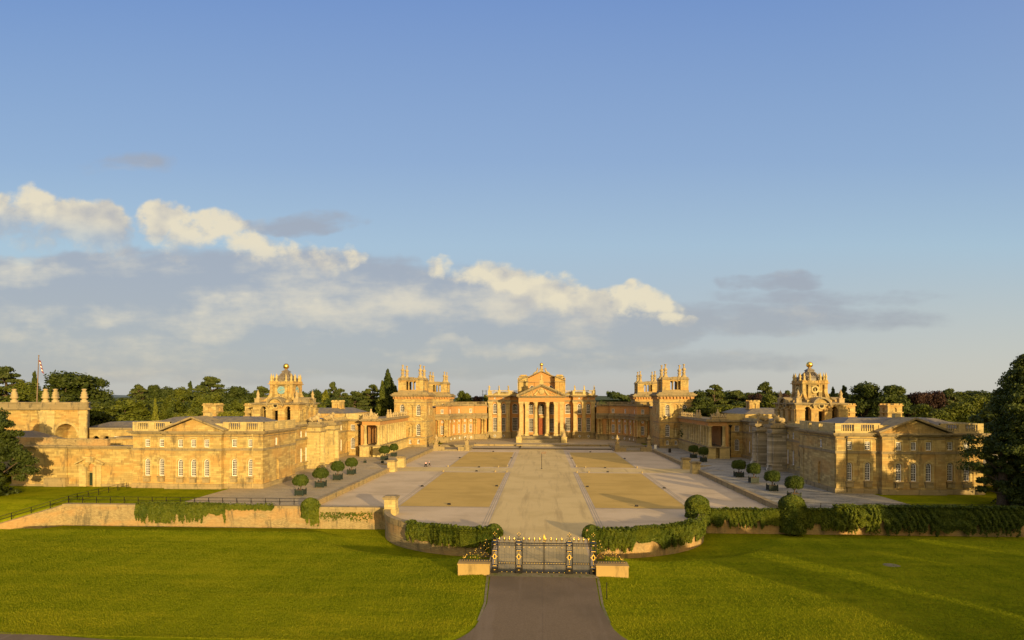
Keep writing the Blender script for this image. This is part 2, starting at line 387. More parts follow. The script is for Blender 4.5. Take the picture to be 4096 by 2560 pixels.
# grass blades: same turf colours, with light passing through
m, nt, b, out = new_mat('grass_blades'); p = pos(nt)
n = noise(nt, p, 3., 3, .7); l = noise(nt, scaled(nt, p, (.09, .3, 1)), 1, 4, .7)
c = mixc(nt, ramp(nt, n, .3, .7), (.15, .18, .005), (.23, .245, .008)); c = mixc(nt, mathn(nt, 'MULTIPLY', ramp(nt, l, .45, .62), .5), c, (.32, .3, .012))
nt.links.new(c, b.inputs['Base Color']); b.inputs['Roughness'].default_value = .7; b.inputs['Specular IOR Level'].default_value = .1
t = nt.nodes.new('ShaderNodeBsdfTranslucent'); nt.links.new(c, t.inputs[0]); mx = nt.nodes.new('ShaderNodeMixShader'); mx.inputs[0].default_value = .3
nt.links.new(b.outputs[0], mx.inputs[1]); nt.links.new(t.outputs[0], mx.inputs[2]); nt.links.new(mx.outputs[0], out.inputs[0]); MATS['grass_blades'] = m

stone('block_stone', (.4, .27, .09), (.37, .25, .085), (.44, .29, .09), (.2, .14, .05), .8, bw=20, bh=20, warmth=.5, mortar=0)
# ================================================================== CENTRE BLOCK
def obox(mb, *a): mb.box(*a)
main = thing('palace_centre_block', 'central palace block with columned portico and gabled attic topped by a gold ball', 'palace', (0, 248, 1))
main.location = (0, 0, 0)
def M(s, fn, name, mat, parent=main):
    mb = MB(s); fn(mb); return mb.build(name, mat, parent)
FY = 248.0
for s in (-1, 1):
    w = MB(s)
    x0, x1, xr = 13.7, 23.2, 9.3
    tall = lambda c, wd: [(c, wd, 4.05, 9.95, False, 3 if wd < 2 else 4, 8), (c, wd, 11.7, 16.1, True, 3 if wd < 2 else 4, 5), (c, wd*.42, 18.15, 18.8, False, 2, 1)]
    wall_windows(main, w, (x0, FY), (x1, FY), 1, 19.1, tall(16.5-x0, 1.75)+tall(20.3-x0, 1.75), s, .4)
    w.facade((x1, FY), (x1, 276), 1, 19.1); w.facade((x0, FY+1.8), (x0, FY), 1, 19.1)
    wall_windows(main, w, (xr, FY+1.8), (x0, FY+1.8), 1, 19.1, [(11.6-xr, 2.5, 4.05, 9.95, False, 4, 8), (11.6-xr, 2.5, 11.7, 16.1, True, 4, 5)], s, .4)
    w.facade((xr, 241.4), (xr, FY+1.8), 1, 19.1)
    w.build('wall', 'stone_warm', main)
    c = MB(s)
    for x in (14.6, 18.4, 22.3): pilaster(c, x, FY, 3.72, 16.95, 1.55)
    c.build('pilasters', 'stone_pale', main)
    p = MB(s)
    p.prism(offset(rect(x0+.05, x1, FY, 275), .35), .9, 3.4); p.prism(offset(rect(x0+.05, x1, FY, 275), .55), 3.4, 3.72)
    p.box(xr, x0, FY+1.3, FY+2, .9, 3.72)
    p.build('plinth', 'stone_plinth', main)
    for x in (16.5, 20.3): window(main, x, FY-.36, 1.5, 1.05, 1.05, 0, 'round', s=s, inset=0)
    b = MB(s); P1 = rect(x0+.05, x1, FY, 276)
    b.prism(offset(P1, .3), 16.95, 17.6); b.prism(offset(P1, .12), 17.6, 17.75)
    cornice(b, P1, 18.95, .85, 1.1)
    b.box(xr, x0, FY+1.45, FY+2, 16.95, 17.6); b.box(xr, x0, FY+1.0, FY+2.2, 19.2, 19.796)
    dentils(b, (x0-.3, FY-.35), (x1+.35, FY-.35), 19.2, .62, .42, .3); dentils(b, (x1+.35, FY-.3), (x1+.35, 262), 19.2, .62, .42, .3)
    dentils(b, (xr, FY+1.45), (x0-.8, FY+1.45), 19.2, .62, .42, .3)
    for x in (16.5, 20.3):
        for z in (3.78, 11.3): b.box(x-1.15, x+1.15, FY-.3, FY+.1, z, z+.26)
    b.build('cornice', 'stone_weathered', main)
    q = MB(s)
    L = 9.9; pf = [(0, .09), (.4, .48), (.9, 1)]
    balustrade(q, (x0-.2, FY+.2), (x1+.2, FY+.2), 19.8, 21.85, [(0, .11), (.44, .57), (.89, 1)])
    balustrade(q, (x1, FY+.6), (x1, 262), 19.8, 21.82, [(0, .08), (.3, .38), (.62, .7), (.92, 1)])
    balustrade(q, (xr+.4, FY+2.1), (x0-.2, FY+2.1), 19.8, 21.78, [(0, .1), (.88, 1)])
    q.build('balustrade', 'stone_pale', main)
    # portico supports
    for x in (8.3, 5.95):
        c = MB(s); c.box(x-.95, x+.95, 233.1, 235.0, 3.0, 3.7); c.box(x-.72, x+.72, 233.3, 234.8, 3.7, 15.5)
        for g, a, d in ((.78, 15.5, 15.9), (.92, 15.9, 16.35), (1.05, 16.35, 16.92)): c.box(x-g, x+g, 234.05-g, 234.05+g, a, d)
        c.build('pier', 'stone_pale', main)
    c = MB(s); c.box(2.4-1.1, 2.4+1.1, 233-.1, 235.2, 3.0, 3.35); column(c, 2.4, 234.05, 3.35, 16.92, .78, 16, 'corinthian'); c.build('column', 'stone_pale', main)
    # portico back wall, half
    w = MB(s)
    if s == 1:
        w.s = 1
        wall_windows(main, w, (-9.3, 241.4), (9.3, 241.4), 3.0, 17.0,
            [(9.3-4.35, 1.9, 4.1, 9.9, False, 3, 8), (9.3-4.35, 1.9, 11.6, 16.1, True, 3, 5), (9.3+4.35, 1.9, 4.1, 9.9, False, 3, 8), (9.3+4.35, 1.9, 11.6, 16.1, True, 3, 5),
             (9.3, 2.7, 11.6, 16.1, True, 4, 5), (9.3, 2.7, 3.05, 10.0, False, 0, 0)], 1, .5)
        w.build('portico_wall', 'stone_warm', main)
d = MB(); d.box(-1.3, .75, 241.75, 241.86, 3.05, 9.9)
for k in range(4): d.box(-1.1, -.45, 241.68, 241.75, 3.4+k*1.6, 4.7+k*1.6); d.box(-.2, .5, 241.68, 241.75, 3.4+k*1.6, 4.7+k*1.6)
dd = d.build('door', 'red_door', main); d = MB(); d.ball(.35, 241.6, 6.0, .09); d.build('handle', 'gold', dd)
d = MB(); d.box(.8, 1.32, 241.2, 241.86, 3.05, 9.9); o = d.build('door_leaf_open', 'wood', main)
d = MB()
for x in (-1.75, 1.75): d.box(x-.32, x+.32, 241.1, 241.4, 3.05, 10.3)
d.box(-2.2, 2.2, 240.9, 241.4, 10.3, 10.9); d.build('door_surround', 'stone_pale', main)
f = MB(); f.box(-9.3, 9.3, 232.6, 241.4, .95, 3.0); f.build('portico_floor', 'step_stone', main)
PR = rect(-9.25, 9.25, 233.15, 241.6)
e = MB(); e.prism(offset(PR, .1), 16.92, 18.6); e.box(-9.5, 9.5, 233.02, 241.4, 16.93, 17.05); e.box(-9.5, 9.5, 233.0, 233.2, 17.5, 17.62); e.build('entablature', 'stone_warm', main)
e = MB(); cornice(e, PR, 18.6, .8, 1.0); dentils(e, (-9.6, 233.05), (9.6, 233.05), 18.95, .6, .4, .3)
for sg in (-1, 1): dentils(e, (sg*9.35, 233.3) if sg > 0 else (sg*9.35, 240), (sg*9.35, 240) if sg > 0 else (sg*9.35, 233.3), 18.95, .6, .4, .3)
# raking cornices of the portico pediment
def rake(mb, x0, z0, x1, z1, y0, y1, t, ex=0):
    dx, dz = x1-x0, z1-z0; L = math.hypot(dx, dz); nx, nz = -dz/L*t, dx/L*t
    if nz < 0: nx, nz = -nx, -nz
    poly = [(x0, z0), (x1, z1), (x1+nx, z1+nz), (x0+nx, z0+nz)]
    if dx < 0: poly = poly[::-1]
    mb.extrude_y(poly, y0, y1)
for sg in (-1, 1):
    rake(e, sg*10.0, 19.36, 0, 23.75, 232.2, 241, .62); rake(e, sg*9.7, 19.2, 0, 23.3, 232.7, 236, .35)
    for k in range(20):
        t = (k+.5)/20; x = sg*9.6*(1-t); z = 19.3+4.1*t; e.box(x-.13, x+.13, 232.35, 232.75, z-.22, z+.12)
e.build('pediment_cornice', 'stone_weathered', main)
e = MB(); e.extrude_y([(-9.6, 19.4), (9.6, 19.4), (0, 23.6)], 233.2, 241.3); e.build('pediment', 'stone_warm', main)
# relief: oval shield between two rampant beasts, scrolls and leaves
e = MB(); rr = random.Random(3)
e.lathe([(.01, -1.1), (.8, -.9), (1.15, -.2), (1.2, .5), (.9, 1.0), (.01, 1.1)], 0, 233.2, 20.9, 12, 1, .3)
e.lathe([(.7, 0), (.75, .25), (.5, .5), (.2, .7), (.02, .75)], 0, 233.15, 22.0, 10, 1, .5)
for sg in (-1, 1):
    e.tube((sg*2.9, 233.05, 19.7), (sg*1.6, 233.0, 21.2), .42, 7, .36); e.ball(sg*1.45, 233.0, 21.6, .36); e.tube((sg*1.9, 233, 20.9), (sg*1.2, 232.95, 20.9), .14, 5); e.tube((sg*2.8, 233, 19.9), (sg*2.0, 232.95, 19.55), .18, 5)
    e.tube((sg*3.0, 233.05, 19.8), (sg*3.5, 233, 21.0), .1, 5)
    for k in range(26):
        x = 3.1+rr.random()*4.4; zmax = 19.55+(9.0-x)*.40; z = 19.55+rr.random()*max(.1, zmax-19.6)
        a = rr.random()*3.14; l = .25+rr.random()*.3; e.tube((sg*x-l*math.cos(a), 233.1, z-l*.5*math.sin(a)), (sg*x+l*math.cos(a), 233.0, z+l*.5*math.sin(a)), .16, 5, .09)
e.build('relief', 'stone_pale', main)
# attic behind the portico
YA, YB = 246.0, 249.4
for s in (-1, 1):
    a = MB(s); a.box(5.8, 9.8, YA, YB+4, 19.2, 25.4); a.box(7.9, 9.8, YB+4, 266, 19.2, 25.4)
    a.box(5.86, 7.7, YA-.2, YA, 21, 25.4); a.box(7.9, 9.6, YA-.2, YA, 21, 25.4)
    a.extrude_y([(5.8, 25.7), (9.75, 25.7), (9.75, 26.0), (5.8, 27.75)], YA, YB)
    a.box(6.2, 9.6, YA+1.6, YA+5.2, 25.6, 28.2); a.box(6.5, 9.2, YA+1.9, YA+4.9, 28.2, 28.7); a.box(9.9, 10.3, YA+.4, YA+8, 19.3, 27.4)
    a.build('attic_pier', 'stone', main)
    a = MB(s); a.box(5.7, 10.2, YA-.5, YB+3.5, 25.4, 25.72); a.box(5.9, 9.9, YA+1.3, YA+5.5, 27.75, 28.1)
    rake(a, 10.2, 25.9, 5.7, 27.9, YA-.45, YB+1, .35); a.build('attic_cornice', 'stone_weathered', main)
a = MB(); wall_windows(main, a, (-5.8, YB), (5.8, YB), 19.2, 25.4, [(5.8-4.1, 2.1, 20.2, 24.0, True, 4, 4), (5.8+4.1, 2.1, 20.2, 24.0, True, 4, 4)], 1, .3)
a.box(-3.0, 3.0, YB-.25, YB, 19.3, 25.4); a.extrude_y([(-9.2, 25.6), (9.2, 25.6), (0, 30.0)], YB, 266); a.build('attic_wall', 'stone_warm', main)
a = MB(); a.box(-5.8, 5.8, YB-.5, YB+.2, 25.4, 25.7)
for sg in (-1, 1): rake(a, sg*9.9, 25.75, 0, 30.1, YB-.7, 266.5, .42)
a.build('attic_gable_cornice', 'stone_weathered', main)
a = MB(); a.box(-.75, .75, YB-.6, YB+.9, 30.0, 31.0); a.box(-.95, .95, YB-.8, YB+1.1, 31.0, 31.25)
a.lathe([(.6, 0), (.7, .2), (.45, .35), (.55, .8), (.62, 1.1), (.3, 1.25), (.3, 1.4)], 0, YB+.15, 31.25, 12); a.build('ball_pedestal', 'stone_carved', main)
a = MB(); a.ball(0, YB+.15, 33.2, .78, 16, 12); a.build('gold_ball', 'gold', main)
for sg in (-1, 1):
    a = MB(sg); a.tube((3.6, YB, 28.9), (2.9, YB, 29.6), .3, 7, .42); a.tube((2.9, YB, 29.6), (2.1, YB, 30.0), .42, 7, .34); a.tube((2.1, YB, 29.9), (1.75, YB, 31.1), .4, 7, .3); a.ball(1.72, YB, 31.5, .3)
    a.tube((1.8, YB, 31.0), (1.1, YB, 30.7), .13, 5); a.tube((3.6, YB, 28.9), (4.4, YB, 28.5), .14, 5, .05); a.build('reclining_captive', 'stone_carved', main)
r = MB(); r.box(-23.1, 23.1, FY+.3, 275.8, 19.3, 19.9); r.extrude_y([(-22, 19.9), (-10, 19.9), (-12, 21.3), (-20, 21.3)], 252, 274); r.extrude_y([(10, 19.9), (22, 19.9), (20, 21.3), (12, 21.3)], 252, 274); r.build('roof', 'lead', main)
# south range in front of the garden side, low roofs
r = MB(); r.box(-53, 53, 268, 280, 1, 15); r.build('garden_range', 'stone', main)
# portico steps
st = MB(); N = 12
for k in range(N):
    if k == 6: continue
    y = 222.2+k*.42+(3.6 if k > 6 else 0)
    st.box(-7.6, 7.6, y, 233.2, 1.0+k*2.0/N+.001*k, 1.0+(k+1)*2.0/N)
tag(st.build('portico_steps', 'step_stone'), 'broad stone steps rising from the front terrace to the portico door', 'steps')
for s in (-1, 1):
    t = thing('step_block', 'pale stone block flanking the portico steps on the %s, carved trophy on top' % ('left' if s < 0 else 'right'), 'plinth', group='trophy plinths beside the portico steps')
    a = MB(s); a.box(7.7, 9.9, 222.0, 232.5, .99, 3.1); a.box(7.6, 10.0, 221.9, 232.5, 3.1, 3.35); a.build('block', 'stone_pale', t)
    a = MB(s); a.box(8.1, 9.5, 222.4, 226, 3.35, 3.7); a.lathe([(.9, 0), (.8, .5), (.5, 1.0), (.55, 1.4), (.2, 2.0), (.25, 2.3), (.05, 3.0)], 8.8, 223.6, 3.6, 9)
    for k in range(8):
        an = k*.785; a.tube((8.8, 223.6, 4.0), (8.8+1.0*math.cos(an), 223.6+.7*math.sin(an), 5.0+.5*(k % 3)), .13, 5, .04)
    a.build('trophy', 'stone_carved', t)

# ------------------------------------------------------------------ statues (draped standing figures)
def statue_mesh(h=2.15):
    m = MB(); m.box(-.4, .4, -.4, .4, 0, .25)
    m.lathe([(.34, .25), (.36, .5), (.3, .9), (.27, 1.2), (.3, 1.45), (.33, 1.65), (.28, 1.8), (.1, 1.88), (.09, 1.94), (.15, 2.02), (.17, 2.14), (.12, 2.27), (.02, 2.32)], 0, 0, 0, 12, 1, .72)
    m.tube((.3, 0, 1.7), (.46, -.1, 1.3), .09, 6, .075); m.tube((.46, -.1, 1.3), (.3, -.3, 1.1), .075, 6, .06); m.tube((-.3, 0, 1.7), (-.5, -.05, 1.45), .09, 6, .075); m.tube((-.5, -.05, 1.45), (-.48, -.15, 1.85), .075, 6, .06)
    m.tube((.18, -.2, .3), (.3, -.25, 1.2), .12, 6, .05); m.tube((-.48, -.15, .2), (-.48, -.15, 2.25), .03, 5)
    return m.build('statue', 'stone_pale')
S0 = statue_mesh(); S0.location = (-22.8, FY+.3, 21.85)
tag(S0, 'pale stone statue on the parapet of the centre block, outermost of the left three', 'statue', 'statues on the centre block parapet')
names = {(-18.5): 'middle of the left three', (-14.4): 'darker, innermost of the left three', (14.4): 'innermost of the right three', (18.5): 'middle of the right three', (22.8): 'outermost of the right three'}
for x, nme in names.items():
    o = S0.copy(); COL.objects.link(o); o.location = (x, FY+.3, 21.85); o.rotation_euler = (0, 0, x*.05); o['label'] = 'pale stone statue on the parapet of the centre block, '+nme
pd = MB(); pd.box(-.8, .8, 232.4, 234.4, 24.0, 25.2); pd.box(-.95, .95, 232.2, 234.6, 25.2, 25.45); pd.build('apex_pedestal', 'stone_pale', main)
o = S0.copy(); COL.objects.link(o); o.location = (0, 233.3, 25.45); o.scale = (1.25,)*3; o['label'] = 'helmeted stone statue standing on the apex of the portico pediment'

# ================================================================== TOWERS
def make_tower(s, y0, label):
    t = thing('tower', label, 'tower', group='corner towers of the palace')
    X0, X1, Y0, Y1 = 41.5, 53.2, y0, y0+11.7
    base = rect(X0, X1, Y0, Y1); w = MB(s)
    front = [(44.35-X0, 1.5, 12.1, 16.1, True, 3, 5), (47.35-X0, 1.7, 11.6, 16.2, True, 0, 0), (50.35-X0, 1.5, 12.1, 16.1, True, 3, 5),
             (44.35-X0, 1.5, 4.85, 9.1, True, 3, 5), (47.35-X0, 1.7, 4.6, 9.3, True, 0, 0), (44.35-X0, .95, 1.85, 3.5, True, 2, 2), (47.35-X0, .95, 1.85, 3.5, True, 2, 2)]
    wall_windows(t, w, (X0, Y0), (X1, Y0), .7, 18.0, front, s, .45)
    w.facade((X1, Y0), (X1, Y1), .7, 18.0); w.facade((X1, Y1), (X0, Y1), .7, 18.0)
    wall_windows(t, w, (X0, Y1), (X0, Y0), .7, 18.0, [(6, 1.5, 12.1, 16.1, True, 3, 5)], s, .45)
    w.build('wall', 'stone', t)
    b = MB(s); b.prism(offset(base, .18), .7, 1.5); b.prism(offset(base, .14), 4.0, 4.4); b.prism(offset(base, .1), 9.75, 10.0)
    for z in (4.5, 11.7): b.box(43.4, 45.3, Y0-.3, Y0+.05, z, z+.25)
    b.prism(offset(base, .16), 16.75, 17.0)
    b.prism(offset(base, .55), 18.9, 19.15); b.prism(offset(base, 1.0), 19.15, 19.45); b.prism(offset(base, 1.25), 19.45, 19.75)
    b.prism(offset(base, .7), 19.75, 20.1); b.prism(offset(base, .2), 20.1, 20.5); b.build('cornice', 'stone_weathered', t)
    b = MB(s); b.prism(offset(base, .02), 18.0, 18.9)
    for p, q in (((X0, Y0), (X1, Y0)), ((X1, Y0), (X1, Y1)), ((X0, Y1), (X0, Y0))): dentils(b, p, q, 18.9, 1.1, .55, .75)
    b.build('bracket_frieze', 'stone_warm', t)
    l0, l1, m0, m1 = 43.1, 51.8, Y0+1.4, Y0+10.1; lan = rect(l0, l1, m0, m1)
    b = MB(s); b.prism(offset(lan, .35), 20.5, 21.2); b.build('lantern_base', 'stone_weathered', t)
    b = MB(s); L = l1-l0; ops = [(2.95, .9, 21.4, 24.5, False), (L/2, 1.35, 21.4, 24.45, True), (L-2.95, .9, 21.4, 24.5, False)]
    for p, q in (((l0, m0), (l1, m0)), ((l1, m0), (l1, m1)), ((l1, m1), (l0, m1)), ((l0, m1), (l0, m0))): b.facade(p, q, 21.2, 24.9, ops, .8)
    for x in (l0, l1-2.3):
        for y in (m0, m1-2.3): b.prism(offset(rect(x, x+2.3, y, y+2.3), .22), 21.2, 24.9)
    b.box((l0+l1)/2-.94, (l0+l1)/2-.76, m0-.12, m0+.1, 21.2, 24.9); b.box((l0+l1)/2+.76, (l0+l1)/2+.94, m0-.12, m0+.1, 21.2, 24.9)
    b.build('lantern', 'stone', t)
    b = MB(s); b.prism(offset(lan, .3), 24.9, 25.15)
    for x in (l0, l1-2.3):
        for y in (m0, m1-2.3): b.prism(offset(rect(x, x+2.3, y, y+2.3), .5), 24.95, 25.3); b.prism(offset(rect(x, x+2.3, y, y+2.3), .2), 25.3, 25.85)
    for yy in (m0, m1-.5):
        b.extrude_y([(l0+2.3, 25.1), (l1-2.3, 25.1), (l1-2.3, 25.6)]+[((l0+l1)/2+2.0*math.cos(a), 25.6+.45*math.sin(a)) for a in [math.pi*k/8 for k in range(9)]]+[(l0+2.3, 25.6)], yy, yy+.5)
    b.build('lantern_cornice', 'stone_weathered', t)
    for x in (l0+1.1, l1-1.1):
        for y in (m0+1.1, m1-1.1):
            f = MB(s); f.box(x-.8, x+.8, y-.8, y+.8, 25.85, 26.0); f.lathe([(r*1.05, z) for r, z in CHIM], x, y, 25.95, 10)
            for k in range(4):
                an = k*math.pi/2+.78; f.tube((x+.5*math.cos(an), y+.5*math.sin(an), 27.2), (x+.75*math.cos(an), y+.75*math.sin(an), 27.8), .13, 5, .08)
            f.build('finial', 'stone_carved', t)
    if y0 < 230:
        g = MB(s); g.tube((X0+.25, Y0-.12, 1), (X0+.25, Y0-.12, 18), .09, 5); g.build('downpipe', 'stone_pale', t)
    return t
make_tower(-1, 203.3, 'sunlit square stone tower left of the court with four tall finials')
make_tower(1, 203.3, 'square tower right of the court with tall finials and shadowed lower half')
make_tower(-1, 255.0, 'smaller looking tower lantern behind the left front tower')
make_tower(1, 255.0, 'smaller looking tower lantern behind the right front tower')
for s in (-1, 1):
    o = S0.copy(); COL.objects.link(o); o.location = (s*47.35, 203.5, 4.6); o.scale = (1.4,)*3
    o['label'] = 'stone statue in the arched niche of the %s front tower' % ('left' if s < 0 else 'right'); o['group'] = 'niche statues'

# ================================================================== CURVED LINKS
for s in (-1, 1):
    side = 'left' if s < 0 else 'right'
    t = thing('curved_link', '%s curved two-storey link with attached columns and round windows' % side, 'palace wing', group='curved links between towers and centre block')
    pts = [(23.2, 241.6), (28.5, 241.6)]+[(28.3+8.4*math.sin(a), 223+16.6*math.cos(a)) for a in [R(2+k*17.2) for k in range(6)]]+[(36.8, 222.0), (41.5, 222.0)]
    # walls run right to left in plan for the mirrored side, so build each piece outward to the court
    w = MB(s); col = MB(s); led = MB(s); upw = MB(s); par = MB(s); pl = MB(s)
    for i in range(len(pts)-1):
        a, b = Vector(pts[i]), Vector(pts[i+1]); L = (b-a).length
        if L < 1.0: 
            w.facade(a, b, 3.3, 10); w.facade(a, b, 12.1, 15.1); continue
        mid = L/2; curve = 2 <= i <= 6; d = (b-a)/L; n = Vector((d.y, -d.x)); ang = math.atan2(d.y, d.x)
        if i in (0, 1, 7): ops, up = [], []
        elif i == len(pts)-2: ops = [(2.2, 1.25, 4.1, 7.55, False, 3, 5)]; up = [(2.2, 1.15, 12.3, 14.0, False, 3, 3)]
        else: ops = [(mid, 1.2, 4.1, 7.55, False, 3, 5)]; up = [(mid, 1.1, 12.3, 14.0, False, 3, 3)] if i in (2, 4, 6) else []
        wall_windows(t, w, a, b, 3.3, 10, ops, s, .3); wall_windows(t, w, a, b, 12.1, 15.1, up, s, .25)
        if ops:
            c = a+d*ops[0][0]
            window(t, c.x+n.x*.02, c.y+n.y*.02, 8.6, .95, .95, ang, 'round', s=s, inset=0)
            if curve: window(t, c.x+n.x*.3, c.y+n.y*.3, 1.55, .9, .9, ang, 'round', s=s, inset=0)
        cs = [0] if curve else ([.8, 1.95, 4.6] if i == 0 else [.3, 1.0, 3.6])
        if i == 6: cs = [0, L]
        if i in (1, 7): cs = []
        for cc in cs:
            c = a+d*cc+n*(.3 if curve else .5); col = MB(s); column(col, c.x, c.y, 3.3, 9.9, .42 if curve else .5, 10); col.build('column', 'stone', t)
        for mb, q0, z0, z1 in ((led, .75, 9.9, 10.9), (led, 1.3, 11.2, 11.45), (led, .9, 10.9, 11.2), (led, .45, 11.45, 12.1), (pl, .28, .9, 3.1), (pl, .45, 3.1, 3.3), (par, .3, 15.1, 15.4), (par, .6, 15.4, 15.65)):
            e = .28*min(1, q0*2); p, q = a-d*e, b+d*e; poly = [p+n*q0, q+n*q0, q-n*.6, p-n*.6] ; mb.prism([tuple(v) for v in poly], z0+.0013*i, z1+.0017*i)
        balustrade(par, tuple(a), tuple(b), 15.65, 16.95, [(0, .18), (.82, 1)]) if abs(d.x) > .98 or abs(d.y) > .98 else [par.prism([tuple(v) for v in (a+n*.2, b+n*.2, b-n*.2, a-n*.2)], z0, z1) for z0, z1 in ((15.65, 15.95), (16.7, 16.95))]
        if not (abs(d.x) > .98 or abs(d.y) > .98):
            for k in range(8):
                c = a+d*(k+.5)*L/8; r_ = .09 if k not in (0, 7) else .22; par.prism([(c.x-r_, c.y-r_), (c.x+r_, c.y-r_), (c.x+r_, c.y+r_), (c.x-r_, c.y+r_)], 15.95, 16.7)
    w.build('wall', 'stone_warm', t); led.build('ledge', 'stone_weathered', t); pl.build('plinth', 'stone_plinth', t); par.build('parapet', 'stone_weathered', t)
    r = MB(s); r.prism([(23, 241.8), (28.5, 241.8), (34, 238.5), (37, 229), (37, 222.3), (41.6, 222.3), (41.6, 216), (53, 216), (53, 268), (23, 268)], 14.6, 15.0); r.build('roof', 'lead', t)
    r = MB(s); r.facade((41.6, 222), (41.6, 215), 1, 15); r.facade((53, 215), (53, 255), .8, 15); r.build('side_wall', 'stone', t)
    d = MB(s); d.box(41.0, 41.45, 221.7, 221.78, 1.05, 3.2); d.build('door', 'red_door', t)

# ================================================================== COLONNADES
for s in (-1, 1):
    side = 'left' if s < 0 else 'right'
    t = thing('colonnade', '%s row of stone columns along the %s side of the court' % ('sunlit' if s < 0 else 'shaded', side), 'colonnade', group='colonnades along the court')
    w = MB(s); w.facade((53.2, 203.2), (53.2, 170.5), .8, 10.3); w.box(53.2, 54.2, 168.3, 172, .8, 10.3); w.build('back_wall', 'stone_warm', t)
    b = MB(s)   # podium with low arches toward the court
    b.facade((48.1, 203.3), (48.1, 171), .8, 3.9, [(1.5+k*1.55, .95, .95, 3.1, True) for k in range(16)], .6)
    b.box(48.7, 53.2, 171, 203.3, .7, 3.88); b.prism(rect(47.9, 50.3, 167.3, 171), .7, 3.9); b.prism(rect(51.5, 54.3, 167.3, 171), .7, 3.9); b.prism(rect(50.3, 51.5, 169.2, 171), .7, 3.9)
    b.build('podium', 'stone_pale', t)
    b = MB(s); b.prism([(47.75, 167.1), (54.45, 167.1), (54.45, 171), (53.2, 171), (53.2, 203.3), (47.75, 203.3)], 3.9, 4.2); b.build('ledge', 'stone_weathered', t)
    ys = [168.4, 171.2]+[174.0+2.75*k for k in range(11)]
    for y in ys:
        c = MB(s); column(c, 48.95, y, 4.2, 10.25, .5, 14); c.build('column', 'stone_pale', t)
    for x in (52.9,):
        c = MB(s); column(c, x, 168.4, 4.2, 10.25, .5, 14); c.build('column', 'stone_pale', t)
    c = MB(s); c.box(48.3, 49.5, 175.2, 176.5, 4.2, 10.2); c.build('pier', 'stone_pale', t)
    e = MB(s); fp = [(48.2, 167.6), (53.7, 167.6), (53.7, 170.5), (53.7, 203.2), (48.2, 203.2)]
    e.prism([(48.25, 167.7), (53.65, 167.7), (53.65, 203.2), (48.25, 203.2)], 10.25, 11.35); e.build('entablature', 'stone_warm', t)
    e = MB(s); e.prism([(47.9, 167.35), (54.0, 167.35), (54.0, 203.2), (47.9, 203.2)], 11.35, 11.55); e.prism([(47.4, 166.9), (54.4, 166.9), (54.4, 203.2), (47.4, 203.2)], 11.55, 11.85)
    e.prism([(47.9, 167.5), (54.0, 167.5), (54.0, 203.2), (47.9, 203.2)], 11.85, 12.2); e.build('cornice', 'stone_weathered', t)
    # trophy of arms over the end, finials and urns along the edge
    q = MB(s); rr = random.Random(5)
    q.box(49.3, 53.5, 167.7, 169.4, 12.2, 12.9); q.lathe([(.7, 0), (.75, .6), (.45, 1.3), (.2, 1.6), (.26, 1.95), (.05, 2.3)], 51.2, 168.5, 12.9, 10)
    for k in range(46):
        x = 51.3+rr.uniform(-2.0, 2.1); z = 12.6+rr.random()*.5; h = rr.uniform(.5, 1.3)*(1-.2*abs(x-51.2)); q.tube((x, 168.5+rr.uniform(-.6, .5), z), (x+rr.uniform(-.5, .5), 168.5+rr.uniform(-.6, .5), z+h), .2, 6, .13)
    for k in range(7): q.ball(49.5+k*.62, 167.8, 12.9, .33, 8, 6)
    q.build('trophy', 'stone_carved', t)
    for y, big in [(177.5, 1), (180.5, 1)]+[(184+2.6*k, 0) for k in range(8)]:
        f = MB(s); x = 48.5
        if big: f.lathe([(.6, 0), (.6, .9), (.35, 1.2), (.45, 1.5), (.2, 2.0), (.32, 2.3), (.05, 2.6)], x, y, 12.2, 8)
        else: f.lathe([(r_*.95, z*.95) for r_, z in URN], x, y, 12.2, 8)
        f.build('urn', 'stone_carved', t)
# ================================================================== SIDE RANGES (kitchen and stable courts)
def hip_roof(mb, x0, x1, y0, y1, z0, z1, run):
    a = [(x0, y0, z0), (x1, y0, z0), (x1, y1, z0), (x0, y1, z0)]; b = [(x0+run, y0+run, z1), (x1-run, y0+run, z1), (x1-run, y1-run, z1), (x0+run, y1-run, z1)]
    for k in range(4): mb.face([a[k], a[(k+1) % 4], b[(k+1) % 4], b[k]])
    mb.face(b)
def turret(t, s, x, y, w, z0, z1, n='chimney'):
    c = MB(s); h = w/2
    for p, q in (((x-h, y-h), (x+h, y-h)), ((x+h, y-h), (x+h, y+h)), ((x+h, y+h), (x-h, y+h)), ((x-h, y+h), (x-h, y-h))):
        c.facade(p, q, z0, z1-.5, [(h, w*.24, z0+1.2, z1-.9, True)], .3)
    c.box(x-h+.3, x+h-.3, y-h+.3, y+h-.3, z0, z1-.9)
    b = rect(x-h, x+h, y-h, y+h); c.prism(offset(b, .3), z0, z0+1.0); c.prism(offset(b, .2), z0+1.9, z0+2.2); c.prism(offset(b, .22), z1-.5, z1-.25)
    for i in range(4):
        for u in (-h+.3, 0, h-.3):
            px, py = ((u, -h+.15), (u, h-.15), (-h+.15, u), (h-.15, u))[i]; c.box(x+px-.3, x+px+.3, y+py-.2, y+py+.2, z1-.25, z1+.12)
    c.build(n, 'stone', t)
